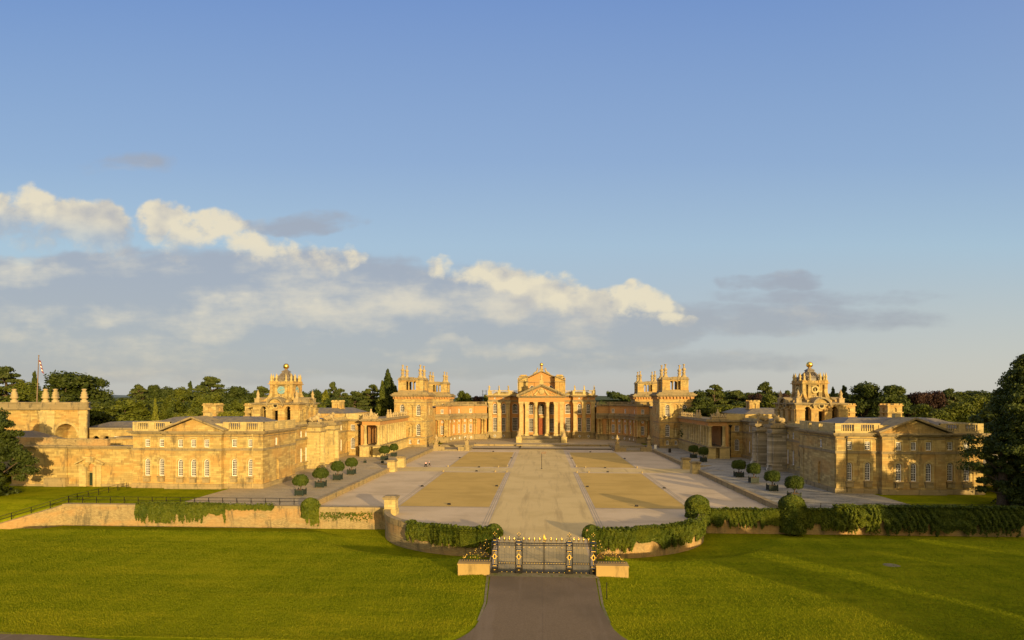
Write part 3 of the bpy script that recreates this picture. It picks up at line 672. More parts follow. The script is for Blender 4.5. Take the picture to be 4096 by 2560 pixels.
for s in (-1, 1):
    left = s < 0
    t = thing('court_range', ('golden sunlit two-storey service range left of the court with pedimented end' if left else 'mostly shaded two-storey service range right of the court with pedimented end'), 'palace wing', group='service ranges beside the court')
    X0, X1, Y0, Y1 = 53.7, 79.6, 107.0, 121.5; c0, c1 = 61.4, 72.4
    w = MB(s); up = lambda x: (x, .95, 8.75, 10.25, False, 3, 4); lo = lambda x: (x, .98, 3.15, 6.45, True, 3, 6)
    def bay(xs, a): return [f(x-a) for x in xs for f in (up, lo)]
    wall_windows(t, w, (X0, Y0), (c0, Y0), .8, 11.2, bay((56.1, 59.35), X0), s, .28, bar=.04, edge=.1)
    wall_windows(t, w, (c1, Y0), (X1, Y0), .8, 11.2, bay((72.95+.9, 76.1+.6), c1), s, .28, bar=.04, edge=.1)
    wall_windows(t, w, (c0, Y0-.9), (c1, Y0-.9), .8, 11.2, bay((64.3, 66.9, 69.5), c0), s, .28, bar=.04, edge=.1)
    w.facade((c0, Y0), (c0, Y0-.9), .8, 11.2); w.facade((c1, Y0-.9), (c1, Y0), .8, 11.2)
    wall_windows(t, w, (X0, Y1), (X0, Y0), .8, 11.2, [(Y1-112.7, .95, 8.75, 10.25, False, 3, 4), (Y1-113, 1.3, 1.6, 6.0, True, 0, 0)], s, .28, bar=.04, edge=.1)
    w.facade((X1, Y0), (X1, Y1+20), .8, 11.2)
    # recessed court side, gateway recess and the inner length
    xr = 58.3
    wall_windows(t, w, (xr, 139.2), (xr, Y1), .8, 11.2, [f(139.2-y) for y in (128.2, 131.7, 135.3, 138.2) for f in (lambda a: (a, .95, 8.75, 10.25, False, 3, 4), lambda a: (a, .98, 2.75, 6.2, True, 3, 6))], s, .28, bar=.04, edge=.1)
    w.facade((xr, Y1), (X0, Y1), .8, 11.2) if False else w.facade((xr, Y1), (X0, Y1), .8, 11.2)
    w.facade((59.2, 150.8), (59.2, 139.2), .8, 11.2, [(5.8, 4.2, .8, 7.6, True)], 2.5)
    wall_windows(t, w, (59.4, 172), (59.4, 150.8), .8, 11.2, [f(172-y) for y in (162.6, 166.1) for f in (lambda a: (a, .95, 8.0+.75, 10.25, False, 3, 4), lambda a: (a, .98, 2.75, 6.2, True, 3, 6))]+[(172-170.3, .9, 1.8, 5.6, True, 0, 0), (172-155.5, 1.2, 2.4, 6.4, True, 0, 0)], s, .28, bar=.04, edge=.1)
    wall_windows(t, w, (53.4, 172), (59.4, 172), .8, 11.2, [(59.4-57.9 if False else 57.9-53.4, 1.3, 2.75, 6.2, True, 4, 6), (57.9-53.4, 1.3, 8.5, 10.2, False, 3, 4)], s, .28, bar=.04, edge=.1)
    w.build('wall', 'stone', t)
    # warm wash band above the string course belongs to the stone courses there
    b = MB(s); outer = [(X0, Y0), (c0, Y0), (c0, Y0-.9), (c1, Y0-.9), (c1, Y0), (X1, Y0), (X1, Y1+30), (59.4+8, Y1+30), (59.4+8, 172), (59.4, 172), (59.4, 150.8), (59.2, 150.8), (59.2, 139.2), (xr, 139.2), (xr, Y1), (X0, Y1)]
    b.prism(offset(outer, .14), 8.1, 8.55, False); b.prism(offset(outer, .14), 10.75, 10.9)
    b.prism(offset(outer, .25), 11.2, 11.35); b.prism(offset(outer, .55), 11.35, 11.6); b.prism(offset(outer, .8), 11.6, 11.85)
    b.prism(offset([(53.4, 172), (59.4, 172), (59.4, 200), (53.4, 200)], .12), 8.1, 8.5); b.prism(offset([(53.4, 172), (59.4, 172), (59.4, 200), (53.4, 200)], .5), 11.3, 11.85)
    b.prism(offset(outer, .12), 8.1, 8.549)
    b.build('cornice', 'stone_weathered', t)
    b = MB(s); b.prism(offset(outer, .2), .75, 1.7); 
    for x in (56.1, 59.35, 73.85, 76.7): b.box(x-.65, x+.65, Y0-.35, Y0, 2.0, 2.75); b.box(x-.75, x+.75, Y0-.42, Y0, 2.85, 3.1)
    for x in (64.3, 66.9, 69.5): b.box(x-.65, x+.65, Y0-1.25, Y0-.9, 2.0, 2.75); b.box(x-.75, x+.75, Y0-1.32, Y0-.9, 2.85, 3.1)
    for y in (128.2, 131.7, 135.3, 138.2): b.box(xr-.35, xr, y-.7, y+.7, 2.5, 2.72)
    for y in (162.6, 166.1): b.box(59.05, 59.4, y-.7, y+.7, 2.5, 2.72)
    b.build('plinth', 'stone_plinth', t)
    # rusticated quoin strips
    for x, yy in ((X0+.9, Y0), (c0+.8, Y0-.9), (c1-.8, Y0-.9), (X1-.9, Y0)):
        q = MB(s); q.box(x-.83, x+.83, yy-.05, yy, 1.75, 10.7)
        for k in range(15):
            z = 1.75+k*.42; q.box(x-.85, x+.85, yy-.1, yy, z, z+.37)
        q.box(x-.8, x+.8, yy-.09, yy, 8.6, 10.7); q.build('quoin_strip', 'stone', t)
    q = MB(s); q.box(xr-.05, xr, Y1+.2, Y1+1.5, 1.75, 10.7)
    for k in range(21): q.box(xr-.1, xr, Y1+.2, Y1+1.5, 1.75+k*.42, 2.12+k*.42)
    q.build('quoin_strip', 'stone', t)
    for yy in (Y1-1.0, Y0+1.0):
        q = MB(s); q.box(X0-.04, X0, yy-.8, yy+.8, 1.75, 8.05)
        for k in range(15): q.box(X0-.08, X0, yy-.8, yy+.8, 1.75+k*.42, 2.12+k*.42)
        q.build('quoin_strip', 'stone', t)
    for a_ in ([(x, Y0) for x in (56.1, 59.35, 73.85, 76.7)]+[(x, Y0-.9) for x in (64.3, 66.9, 69.5)]):
        pass
    for x, yy in [(x, Y0) for x in (56.1, 59.35, 73.85, 76.7)]+[(x, Y0-.9) for x in (64.3, 66.9, 69.5)]:
        N = 10; r0, r1 = .62, .88; a = MB(s)      # raised surrounds: arched lower, square upper
        arc = lambda r_, y_: [(x+r_, y_, 3.1)]+[(x+r_*math.cos(math.pi*k/N), y_, 5.95+r_*math.sin(math.pi*k/N)) for k in range(N+1)]+[(x-r_, y_, 3.1)]
        a.grid([arc(r1, yy), arc(r1, yy-.06), arc(r0, yy-.06), arc(r0, yy)], False, False); a.build('arch_surround', 'stone_pale', t); a = MB(s)
        a.box(x-.72, x-.5, yy-.06, yy, 8.56, 10.5); a.box(x+.5, x+.72, yy-.06, yy, 8.56, 10.5); a.box(x-.72, x+.72, yy-.06, yy, 10.5, 10.7); a.build('window_surround', 'stone_pale', t)
    p = MB(s)
    bl = lambda p0, p1, pr, e=0: balustrade(p, p0, p1, 11.85, 13.6-e, pr, .45-e, .4)
    bl((X0-.1, Y0+.25), (c0+.2, Y0+.25), [(0, .14), (.42, .58), (.86, 1)]); bl((c1-.2, Y0+.25), (X1+.1, Y0+.25), [(0, .14), (.42, .58), (.86, 1)])
    bl((X0+.2, Y0+.5), (X0+.2, Y1), [(0, .3), (.42, .62), (.72, 1)], .012); bl((X1-.2, Y0+.5), (X1-.2, Y1), [(0, .3), (.42, .62), (.72, 1)], .012)
    p.box(c0-.1, c1+.1, Y0-.1, Y0+.5, 11.85, 13.3); p.box(xr+.2, xr+.7, Y1, 139, 11.85, 12.4); p.box(59.6, 60.1, 150.8, 172, 11.85, 12.6); p.box(53.4, 60.1, 172.1, 172.6, 11.86, 13.6); bl((59.8, 172.6), (59.8, 186), [(0, .1), (.5, .6)])
    p.box(X0+.2, X1, Y1-.4, Y1, 11.85, 13.3); p.build('parapet', 'stone_pale', t)
    e = MB(s); e.extrude_y([(c0-.4, 11.85), (c1+.4, 11.85), ((c0+c1)/2, 14.2)], Y0-1.0, Y0+.6); e.build('pediment', 'stone', t)
    e = MB(s); cx = (c0+c1)/2
    rake(e, c0-.9, 11.9, cx, 14.4, Y0-1.75, Y0+4, .32); rake(e, c1+.9, 11.9, cx, 14.4, Y0-1.75, Y0+4, .32); e.build('pediment_cornice', 'stone_weathered', t)
    r = MB(s); hip_roof(r, X0+.6, X1-.6, Y0+.7, Y1-.5, 12.6, 14.4, 4.4); r.build('slate_roof', 'slate', t)
    r = MB(s); hip_roof(r, 61.4, 78, 123, 138, 11.3, 12.4, 4); hip_roof(r, 61.8, 78, 151.5, 171.5, 11.82, 12.6, 5); hip_roof(r, 60.5, 78, 173, 196, 13.6, 15.2, 4); r.build('rear_roof', 'slate', t)
    r = MB(s); r.box(60.5, 78, 172.7, 197, .8, 13.55); r.box(60.2, 78, 150.8, 172, .8, 11.8); r.build('rear_range', 'stone', t)
    c = MB(s); c.box(cx-.5, cx+.5, Y0+3.6, Y0+4.6, 14.2, 15.3); c.build('chimney', 'stone_pale', t)
    turret(t, s, 77.5, 150, 3.5, 12.6, 16.8); turret(t, s, 89, 150, 3.5, 12.6, 16.8); turret(t, s, 65.2, 179.5, 3.0, 13, 17.6)
    for x in ((c0+.25, Y0-.05), (X0+1.9, Y0-.05)):
        g = MB(s); g.tube((x[0], x[1]-.14, 1), (x[0], x[1]-.14, 11.4), .07, 5); g.box(x[0]-.15, x[0]+.15, x[1]-.3, x[1]-.02, 11.0, 11.3); g.build('downpipe', 'stone_pale' if left else 'iron', t)
    g = MB(s); g.tube((55.9, 171.85, 1), (55.9, 171.85, 9.6), .12, 5)
    for z in (2.6, 4.4, 6.2, 8.0): g.ball(55.9, 171.8, z, .22, 6, 4)
    g.lathe([(.15, 0), (.5, .6), (.5, .8), (.1, .8)], 55.9, 171.7, 9.6, 8); g.build('downpipe', 'iron', t)
    # gateway pylons, banded
    for nm, ya, yb in (('near', 138.6, 141.6), ('far', 148.4, 151.4)):
        g = MB(s); xo = 54.9
        g.box(xo, 59.0, ya, yb, .8, 2.0); g.box(xo-.25, 59.0, ya-.25, yb+.25, .75, 1.3)
        for k in range(19): g.box(xo+.25+(.06 if k % 2 else 0), 59.1, ya+.15+(.06 if k % 2 else 0), yb-.15-(.06 if k % 2 else 0), 2.0+k*.42, 2.0+k*.42+.42)
        g.lathe([(.95, 0), (.9, .3), (.82, .5), (.8, 5), (.72, 7.2), (.9, 7.4), (.95, 7.6)], xo+.2, (ya+yb)/2, 2.2, 16)
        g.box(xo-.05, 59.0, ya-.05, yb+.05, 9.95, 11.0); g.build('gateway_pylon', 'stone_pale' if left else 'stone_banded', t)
        g = MB(s); g.prism(offset(rect(xo, 59, ya, yb), .3), 9.8, 10.05); g.prism(offset(rect(xo, 59, ya, yb), .35), 11.0, 11.2); g.prism(offset(rect(xo, 59, ya, yb), .7), 11.2, 11.8); g.prism(offset(rect(xo+.2, 58, ya+.2, yb-.2), 0), 11.8, 12.3); g.build('pylon_cornice', 'stone_weathered', t)
        o = thing('lion_statue', 'weathered stone lion group on the %s gateway pylon of the %s range' % (nm, 'left' if left else 'right'), 'statue', (s*(xo+1.9), (ya+yb)/2, 12.3), 'stone lions on the gateway pylons')
        l = MB(s)
        l.tube((1.1, .1, .5), (-.5, 0, 1.0), .62, 9, .66); l.ball(1.1, .1, .62, .66, 9, 6); l.ball(-.5, 0, 1.1, .72, 9, 6); l.ball(-.95, -.1, 1.75, .5, 9, 6); l.ball(-1.3, -.1, 1.65, .26, 8, 5)
        for yy in (-.35, .35): l.tube((-.8, yy, .9), (-1.1, yy, 0), .22, 6, .16); l.tube((-1.1, yy, .1), (-1.6, yy, .08), .15, 6, .12); l.tube((1.0, yy*1.5, .6), (.4, yy*1.7, .1), .26, 6, .18); l.ball(-.85, yy*.8, 2.15, .13, 6, 4)
        l.tube((1.5, 0, .3), (1.2, .8, .2), .12, 5, .08); l.build('lion', 'stone_carved', o)
        l = MB(s); l.ball(.1, .3, 1.0, .5, 8, 6); l.tube((.1, .3, 1.0), (.3, .2, 1.9), .3, 6, .1); l.build('figure', 'stone_carved', o)
    g = MB(s); g.box(58.6, 59.0, 141.6, 148.4, 9.9, 11.2); g.box(58.4, 59.2, 141.6, 148.4, 8.0, 8.6); g.build('gateway_lintel', 'stone', t)

# ================================================================== CLOCK TOWERS
def arcpts(cx, cz, r, a0, a1, N): return [(cx+r*math.cos(R(a0+(a1-a0)*k/N)), cz+r*math.sin(R(a0+(a1-a0)*k/N))) for k in range(N+1)]
for s in (-1, 1):
    left = s < 0; CX_, CY_ = 66.7, 145.5
    t = thing('clock_tower', ('sunlit stone clock tower with a blue clock face and a gold ball' if left else 'half shaded stone tower with an open round window and a gold ball'), 'tower', (s*CX_, CY_, 0), 'towers over the service courts')
    H_ = 5.9
    def four(fn, name, mat):
        for k in range(4):
            mb = MB(1); fn(mb, k); o = mb.build(name, mat, t, rz=k*math.pi/2)
    b = MB(); b.box(-H_, H_, -H_, H_, 8, 12.7); b.prism(offset(rect(-H_, H_, -H_, H_), .25), 12.3, 12.7); b.build('base', 'stone', t)
    def low(mb, k):
        mb.facade((-H_, -H_), (H_, -H_), 12.7, 16.6, [(H_-3.15, 1.35, 12.7, 16.25, True), (H_, 1.3, 12.7, 15.15, False), (H_+3.15, 1.35, 12.7, 16.25, True)], 1.1)
        mb.facade((H_-1.1, -H_+1.1), (-H_+1.1, -H_+1.1), 12.7, 16.6, [(H_-1.1-3.15, 1.35, 12.7, 16.25, True), (H_-1.1, 1.3, 12.7, 15.15, False), (H_-1.1+3.15, 1.35, 12.7, 16.25, True)], .01)
        for a, c in ((-H_, -3.95), (-2.35, -.75), (.75, 2.35), (3.95, H_)):
            mb.box(a-.05, c+.05, -H_-.3, -H_, 12.7, 15.3); mb.box(a-.15, c+.15, -H_-.45, -H_, 15.3, 15.6)
        mb.box(-1.9, -1.5, -H_-.5, -H_, 15.9, 16.5); mb.box(1.5, 1.9, -H_-.5, -H_, 15.9, 16.5)
    four(low, 'arcade', 'stone')
    def seg(mb, k):
        arc = arcpts(0, 16.35, 1.75, 0, 180, 10); mb.extrude_y([(1.75, 16.3)]+arc[1:-1]+[(-1.75, 16.3)], -H_-.15, -H_+3)
    four(seg, 'round_gable', 'stone')
    def segc(mb, k):
        o_, i_ = arcpts(0, 16.3, 2.25, 0, 180, 12), arcpts(0, 16.3, 1.85, 0, 180, 12)
        for a in range(12): mb.extrude_y([i_[a], o_[a], o_[a+1], i_[a+1]], -H_-.75, -H_+3)
    four(segc, 'gable_moulding', 'stone_weathered')
    def oc(mb, k):
        N = 14; ring = lambda r, y: [(r*math.cos(2*math.pi*j/N), y, 16.45+r*math.sin(2*math.pi*j/N)) for j in range(N)]
        mb.grid([ring(.78, -H_-.15), ring(.78, -H_-.3), ring(.5, -H_-.3), ring(.5, -H_-.15)], True, False)
    four(oc, 'oculus_ring', 'stone_pale')
    def ocv(mb, k):
        N = 14; mb.face([(.5*math.cos(2*math.pi*j/N), -H_-.16, 16.45+.5*math.sin(2*math.pi*j/N)) for j in range(N)])
    four(ocv, 'oculus_shade_disc', 'shadow_void')  # flat dark disc on solid stone, the shade of the hollow as colour
    b = MB()
    for k in range(2): b.prism(offset(rect(-H_, H_, -H_, H_), .25+.35*k), 16.6+.22*k, 16.82+.22*k)
    # concave roof plates up to the upper stage
    rr_ = [(H_+.55, 17.04), (H_-.6, 17.2), (4.6, 17.35), (3.3, 17.5)]
    rows = [[(-r_, -r_, z), (r_, -r_, z), (r_, r_, z), (-r_, r_, z)] for r_, z in rr_]; b.grid(rows, True, False)
    b.build('cornice', 'stone_weathered', t)
    # upper stage: cross plan with deep reveals
    U = 2.45; V_ = 2.95
    b = MB(); b.box(-U, U, -U, U, 17.2, 22.0)
    for x in (-V_+.35, -1.25, 1.25, V_-.35):
        for y in (-1, 1):
            b.box(x-.38, x+.38, y*(U+.05), y*(V_), 17.5, 21.7) if abs(x) < 2 else b.box(x-.38, x+.38, y*(U-.5), y*(V_-.02), 17.5, 21.7)
            b.box(y*(U+.05), y*(V_), x-.38, x+.38, 17.5, 21.71) if abs(x) < 2 else None
    b.build('upper_stage', 'stone', t)
    b = MB(); b.prism(offset(rect(-V_, V_, -V_, V_), .05), 21.6, 21.85); b.prism(offset(rect(-V_, V_, -V_, V_), .35), 21.85, 22.05)
    b.prism(offset(rect(-V_, V_, -V_, V_), 0), 22.05, 22.55)
    for x in (-V_+.35, -1.25, 1.25, V_-.35):
        for y in (-1, 1): b.box(x-.45, x+.45, y*V_-.12, y*V_+.12, 22.05, 22.65); b.box(y*V_-.12, y*V_+.12, x-.44, x+.44, 22.05, 22.64)
    b.build('upper_cornice', 'stone', t)
    for sx in (-1, 1):       # scroll buttresses on the corners
        for sy in (-1, 1):
            for ax in (0, 1):
                b = MB(); N = 10; inner = [(V_-.1+2.2*(1-math.cos(R(90*k/N))), 20.9-3.1*math.sin(R(90*k/N))) for k in range(N+1)]
                poly = inner+[(5.3, 17.0), (V_-.7, 17.0), (V_-.7, 21.3), (V_-.1, 21.3)]
                poly = poly[::-1]
                if ax == 0: b.extrude_y([(x*sx, z) for x, z in (poly if sx > 0 else poly[::-1])], sy*2.55-.34, sy*2.55+.34)
                else: b.extrude_x([(x*sy, z) for x, z in (poly if sy > 0 else poly[::-1])][::-1], sx*2.55-.35, sx*2.55+.35)
                b.build('scroll_buttress', 'stone', t)
    for x in (-V_+.35, -1.25, 1.25, V_-.35):
        for y in (-1, 1):
            f = MB(); f.lathe([(r_*.62, z*.98) for r_, z in FLAME], x, y*V_*.97, 22.55, 8); f.build('finial', 'stone_pale', t)
    for x in (-1.25, 1.25):
        for y in (-1, 1):
            f = MB(); f.lathe([(r_*.62, z*.98) for r_, z in FLAME], y*V_*.97, x, 22.55, 8); f.build('finial', 'stone_pale', t)
    for x in (-5.0, 5.0):
        for y in (-5.0, 5.0):
            f = MB(); f.box(x-.6, x+.6, y-.6, y+.6, 17.0, 18.1); f.box(x-.7, x+.7, y-.7, y+.7, 18.1, 18.25); f.lathe([(r_*.85, z) for r_, z in FLAME], x, y, 18.25, 9); f.build('corner_finial', 'stone_carved', t)
    b = MB(); sq = lambda r_, z: [(-r_, -r_, z), (r_, -r_, z), (r_, r_, z), (-r_, r_, z)]
    b.grid([sq(2.2, 22.4), sq(2.2, 23.2), sq(2.3, 23.2), sq(2.0, 23.7), sq(1.8, 23.75), sq(1.3, 24.1), sq(.9, 24.6), sq(.75, 25.1), sq(.95, 25.15), sq(.85, 25.3), sq(.3, 25.7), sq(.2, 26.1)], True, False)
    for k in range(4):
        for j in range(-2, 3): b.tube((Matrix.Rotation(k*math.pi/2, 3, 'Z') @ Vector((j*.55, -1.85, 23.7)))[:], (Matrix.Rotation(k*math.pi/2, 3, 'Z') @ Vector((j*.28, -.95, 24.8)))[:], .09, 4)
    b.build('lead_dome', 'lead', t)
    b = MB(); b.ball(0, 0, 26.6, .76, 18, 12); b.lathe([(.3, 0), (.2, .2), (.28, .3)], 0, 0, 25.8, 10); b.build('gold_ball', 'gold', t)
    def face_(mb, k):
        N = 24; mb.extrude_y([(1.02*math.cos(2*math.pi*j/N), 20.35+1.02*math.sin(2*math.pi*j/N)) for j in range(N)], -V_-.02, -U)
    if left:
        for k in (0, 1):
            mb = MB(); face_(mb, 0); c = mb.build('clock_face', 'clock_blue', t, rz=k*math.pi/2)
            h = MB()
            for j in range(12):
                a = math.pi*j/6; h.box(.85*math.sin(a)-.05, .85*math.sin(a)+.05, -V_-.06, -V_-.02, 20.35+.85*math.cos(a)-.07, 20.35+.85*math.cos(a)+.07)
            h.tube((-.25, -V_-.08, 20.28), (.75, -V_-.08, 20.55), .045, 4); h.tube((.1, -V_-.09, 20.4), (-.5, -V_-.09, 20.15), .06, 4)
            h.tube((0, -V_-.1, 20.35), (0, -V_-.02, 20.35), .1, 8)
            h.build('clock_hands', 'gold_paint', c)
    else:
        for k in (0, 3):
            N = 16; ring = lambda r_, y: [(r_*math.cos(2*math.pi*j/N), y, 20.4+r_*math.sin(2*math.pi*j/N)) for j in range(N)]
            mb = MB(); mb.grid([ring(.95, -U), ring(.95, -V_-.05), ring(.55, -V_-.05), ring(.55, -U)], True, False); mb.build('oculus_ring', 'stone_pale', t, rz=k*math.pi/2)
            mb = MB(); mb.face(ring(.56, -U-.02)); c = mb.build('oculus_shade_disc', 'shadow_void', t, rz=k*math.pi/2)  # dark disc in the ring, painted as the shaded hollow behind it
            mb = MB(); mb.lathe([(.2, -.5), (.18, 0), (.2, .2), (.08, .32), (.12, .45), (.02, .5)], 0, -V_+.15, 20.3, 8); mb.build('bust', 'stone_pale', t, rz=k*math.pi/2)
    mb = MB(); rr = random.Random(9)
    for j in range(22): x, z = rr.uniform(-.9, .9), rr.uniform(18.3, 19.1); mb.tube((x-.2, -V_+.05, z), (x+.2, -V_, z+rr.uniform(-.2, .2)), .12, 5, .07)
    mb.build('carved_panel', 'stone_carved', t)

# ================================================================== LEFT: garden wall with portal, east gate, roofs
t = thing('boundary_wall', 'high golden stone wall running left from the left range with an arched portal', 'wall', group=None)
w = MB(); w.facade((-106, 108.6), (-79.3, 108.6), -.4, 8.2, [(106-89.45, 1.35, .8, 3.4, False), (106-89.45, 1.35, 3.7, 5.2, True)], .5); w.box(-106, -79.3, 109.1, 109.9, -.4, 8.2)
w.box(-98.2, -94.2, 108.25, 108.6, -.4, 8.2); w.box(-82.6, -80, 108.42, 108.6, 0, 8.2); w.build('wall', 'stone', t)
w = MB(); w.box(-98.4, -94.0, 107.6, 108.6, -.5, 2.4); w.box(-106, -98.4, 108.15, 108.6, -.5, 1.1); w.box(-94, -91.7, 108.3, 108.6, -.5, 1.1); w.box(-87.2, -80, 108.3, 108.6, .2, 1.2); w.build('plinth', 'stone_plinth', t)
w = MB(); w.box(-106, -79.4, 108.2, 110.2, 8.2, 8.5); w.box(-106, -79.4, 107.95, 110.4, 8.5, 8.75); w.box(-98.6, -93.8, 107.7, 110.5, 8.52, 8.85); w.build('coping', 'stone_weathered', t)
w = MB(); w.box(-98.3, -86.4, 109.0, 109.8, 8.75, 9.9); w.box(-98.4, -86.3, 108.9, 109.9, 9.9, 10.1); w.box(-110, -98.3, 109.5, 110.5, 8.7, 10.3); w.build('upper_wall', 'wall_brick', t)
w = MB()
for sx in (-1, 1):
    cx = -89.45
    w.box(cx+sx*.7, cx+sx*1.25, 108.15, 108.6, .6, 4.6)
    w.box(cx+sx*1.35, cx+sx*2.3, 108.3, 108.6, .6, 5.0)
    rake(w, cx+sx*2.9, 5.1, cx+sx*1.3, 5.9, 107.9, 108.6, .25)
    w.box(cx+sx*1.2, cx+sx*2.7, 108.0, 108.6, 4.9, 5.15)
w.box(-90.5, -88.4, 107.9, 108.6, 6.3, 6.6); w.box(-90.2, -88.7, 108.1, 108.6, 5.5, 6.3); w.build('portal', 'stone_pale', t)
w = MB(); w.box(-90.1, -88.8, 109.02, 109.1, .8, 3.4); dd = w.build('door', 'green_door', t)
w = MB(); w.box(-90.1, -88.8, 109.03, 109.1, 3.6, 5.25); w.build('tympanum', 'stone_warm', t)

t = thing('gatehouse', 'massive stone gatehouse at far left with a deep round arch and urns on its parapet', 'gatehouse')
w = MB(); w.facade((-134, 125.6), (-114.9, 125.6), 0, 16, [(12.7, 3.2, 1, 11.0, True)], 1.0); w.facade((-115, 125), (-103.8, 125), 0, 16, [(6.15, 5.4, 1, 12.4, True)], 3.5)
w.facade((-103.8, 125), (-116.5, 141), 0, 16); w.prism([(-114.5, 128.5), (-107, 128.5), (-116.6, 140.8), (-134, 140.8), (-134, 126.6), (-114.9, 126.6)], 0, 15.9); w.build('wall', 'stone', t)
w = MB()
for x0_, x1_ in ((-115, -111.4), (-105.6, -103.8)): w.box(x0_, x1_, 124.7, 125, 0, 15.4); w.box(x0_-.15, x1_+.15, 124.55, 125, 14.6, 15.3)
N = 12
arc = lambda r_, y_: [(-108.85+r_*math.cos(math.pi*k/N), y_, 9.7+r_*math.sin(math.pi*k/N)) for k in range(N+1)]
w.grid([arc(3.2, 125), arc(3.2, 124.85), arc(2.7, 124.85), arc(2.7, 125)], False, False); w.build('pilasters', 'stone_pale', t)
w = MB(); gp = [(-134, 125), (-103.7, 125), (-116.4, 141), (-134, 141)]; w.prism(offset(gp, .45), 15.6, 16.0); w.prism(offset(gp, .1), 16.0, 17.1); w.prism(offset(gp, .3), 17.1, 17.3); w.box(-115, -103.6, 124.6, 125, 16.0, 17.1); w.build('cornice', 'stone_weathered', t)
for x in (-122.3, -114.7, -112.3, -105.4, -130):
    f = MB(); f.lathe([(.75, 0), (.75, .4), (.45, .6), (.5, .8), (.85, 1.0), (.8, 1.2), (.6, 1.4), (.7, 1.8), (.55, 2.0), (.6, 2.3), (.35, 2.5), (.4, 2.8), (.55, 3.0), (.35, 3.1), (.02, 3.15)], x, 126, 17.3, 10); f.build('urn', 'stone_carved', t)
t = thing('flagpole', 'tall wooden flagpole rising from the gatehouse roof with a drooping flag', 'flagpole', (-118.2, 127.5, 17.3))
f = MB(); f.tube((0, 0, 0), (.45, 0, 10.8), .14, 6, .08); f.ball(.45, 0, 10.9, .16); f.build('pole', 'wood', t)
f = MB()
for k in range(7):
    x0_, z0_ = .45+k*.11, 9.9-k*.42; f.face([(x0_, 0, z0_), (x0_+.11, .1*(k % 2), z0_-.42), (x0_+.5+.08, .15*((k+1) % 2), z0_-.75), (x0_+.42, 0, z0_-.1)])
f.build('flag', 'flag_red', t)
f = MB()
for k in (1, 3, 5):
    x0_, z0_ = .45+k*.11, 9.9-k*.42; f.face([(x0_+.1, -.05, z0_-.1), (x0_+.2, -.05, z0_-.4), (x0_+.48, -.05, z0_-.6), (x0_+.35, -.05, z0_-.12)])
f.build('flag_cross', 'white_paint', t)
t = thing('kitchen_yard_building', 'low stone yard building with round arches between gatehouse and left range, grey slate roof', 'outbuilding')
w = MB(); w.facade((-105.5, 127), (-93.5, 127), 0, 11.0, [(2.1, 1.7, 7.4, 9.5, True), (4.7, 1.7, 7.4, 9.5, True)], .5); w.facade((-95.2, 121), (-95.2, 127), 0, 9.2); w.facade((-95.2, 121), (-78, 121), 0, 9.2, [(2.6, 2.0, 6.2, 8.0, True), (6.8, 2.0, 6.2, 8.0, True)], .5); w.facade((-99, 134), (-80, 134), 0, 10.9)
w.build('wall', 'stone', t); w = MB(); w.box(-105.8, -93.2, 126.7, 134, 11, 11.4); w.box(-95.4, -78, 120.7, 127, 9.2, 9.6); w.box(-94, -79, 126, 134, 9, 9.2); w.box(-99.2, -79.5, 133.7, 140, 10.9, 11.2); w.box(-84, -82, 120.6, 121.2, 9.2, 10.4); w.box(-88, -87, 120.6, 121.2, 9.2, 10.2)
for k in range(7): w.box(-89+k*1.5, -88.3+k*1.5, 120.6, 121.2, 9.6, 10.1)
w.build('parapet', 'stone_weathered', t)
w = MB(); hip_roof(w, -113, -98.5, 134.5, 148, 10.8, 12.3, 4); w.build('roof', 'slate', t)
w = MB(); hip_roof(w, -124, -106, 110.5, 122, 9.2, 11.2, 4); w.box(-124, -106, 110.4, 122.1, 3, 9.2); w.build('yard_roof', 'slate', t)
window(t, -94, 126.6, 9.2, .9, 1.6, kind='rect', inset=0) if False else None
window(t, -98.4, 127, 7.2, .9, 2.2, inset=-.04); window(t, -97, 134, 9.1, .8, 1.5, inset=-.04)

# RIGHT: low building, picket fence and marquee
t = thing('low_lodge', 'low stone building with dark slate roof behind the trees at far right', 'outbuilding')
w = MB(); w.box(84, 106, 118, 126, .5, 4.2); w.build('wall', 'stone', t); w = MB(); w.extrude_x([(117.4, 4.2), (126.6, 4.2), (122, 8.2)], 83.5, 106.5); w.build('roof', 'slate', t)
t = tag(MB.build((lambda m: (m.box(80, 94, 103.4, 103.5, .6, .8), m.box(80, 94, 103.4, 103.5, 1.9, 2.05), [m.box(80+k*.22, 80.16+k*.22, 103.36, 103.4, .5, 2.3+.1*math.sin(k*1.7)) for k in range(64)], m)[-1])(MB()), 'picket_fence', 'wood'), 'dark weathered picket fence at the right end of the right range', 'fence')
mq = thing('marquee', 'white marquee roof showing between the right tower and the cedars', 'tent', (66, 262, 0))
w = MB(); w.box(-7, 7, -6, 6, .8, 8.5); w.build('side', 'white_paint', mq); w = MB(); w.extrude_x([(-6.3, 8.5), (6.3, 8.5), (0, 11.2)], -7.3, 7.3); w.build('roof', 'white_paint', mq)
sf = MB()
for x in (0, 1.6):
    for y in (0, 1.6): sf.tube((x, y, 15), (x, y, 22.3), .07, 4)
for z in (17, 18.6, 20.2, 21.8):
    sf.tube((-.3, 0, z), (1.9, 0, z), .05, 4); sf.tube((-.3, 1.6, z), (1.9, 1.6, z), .05, 4); sf.tube((0, -.2, z), (0, 1.8, z), .05, 4); sf.tube((1.6, -.2, z), (1.6, 1.8, z), .05, 4)
o = sf.build('scaffold_tower', 'iron'); o.location = (-27.2, 262, 0); tag(o, 'thin scaffold frame on the roofs left of the centre block', 'scaffold')
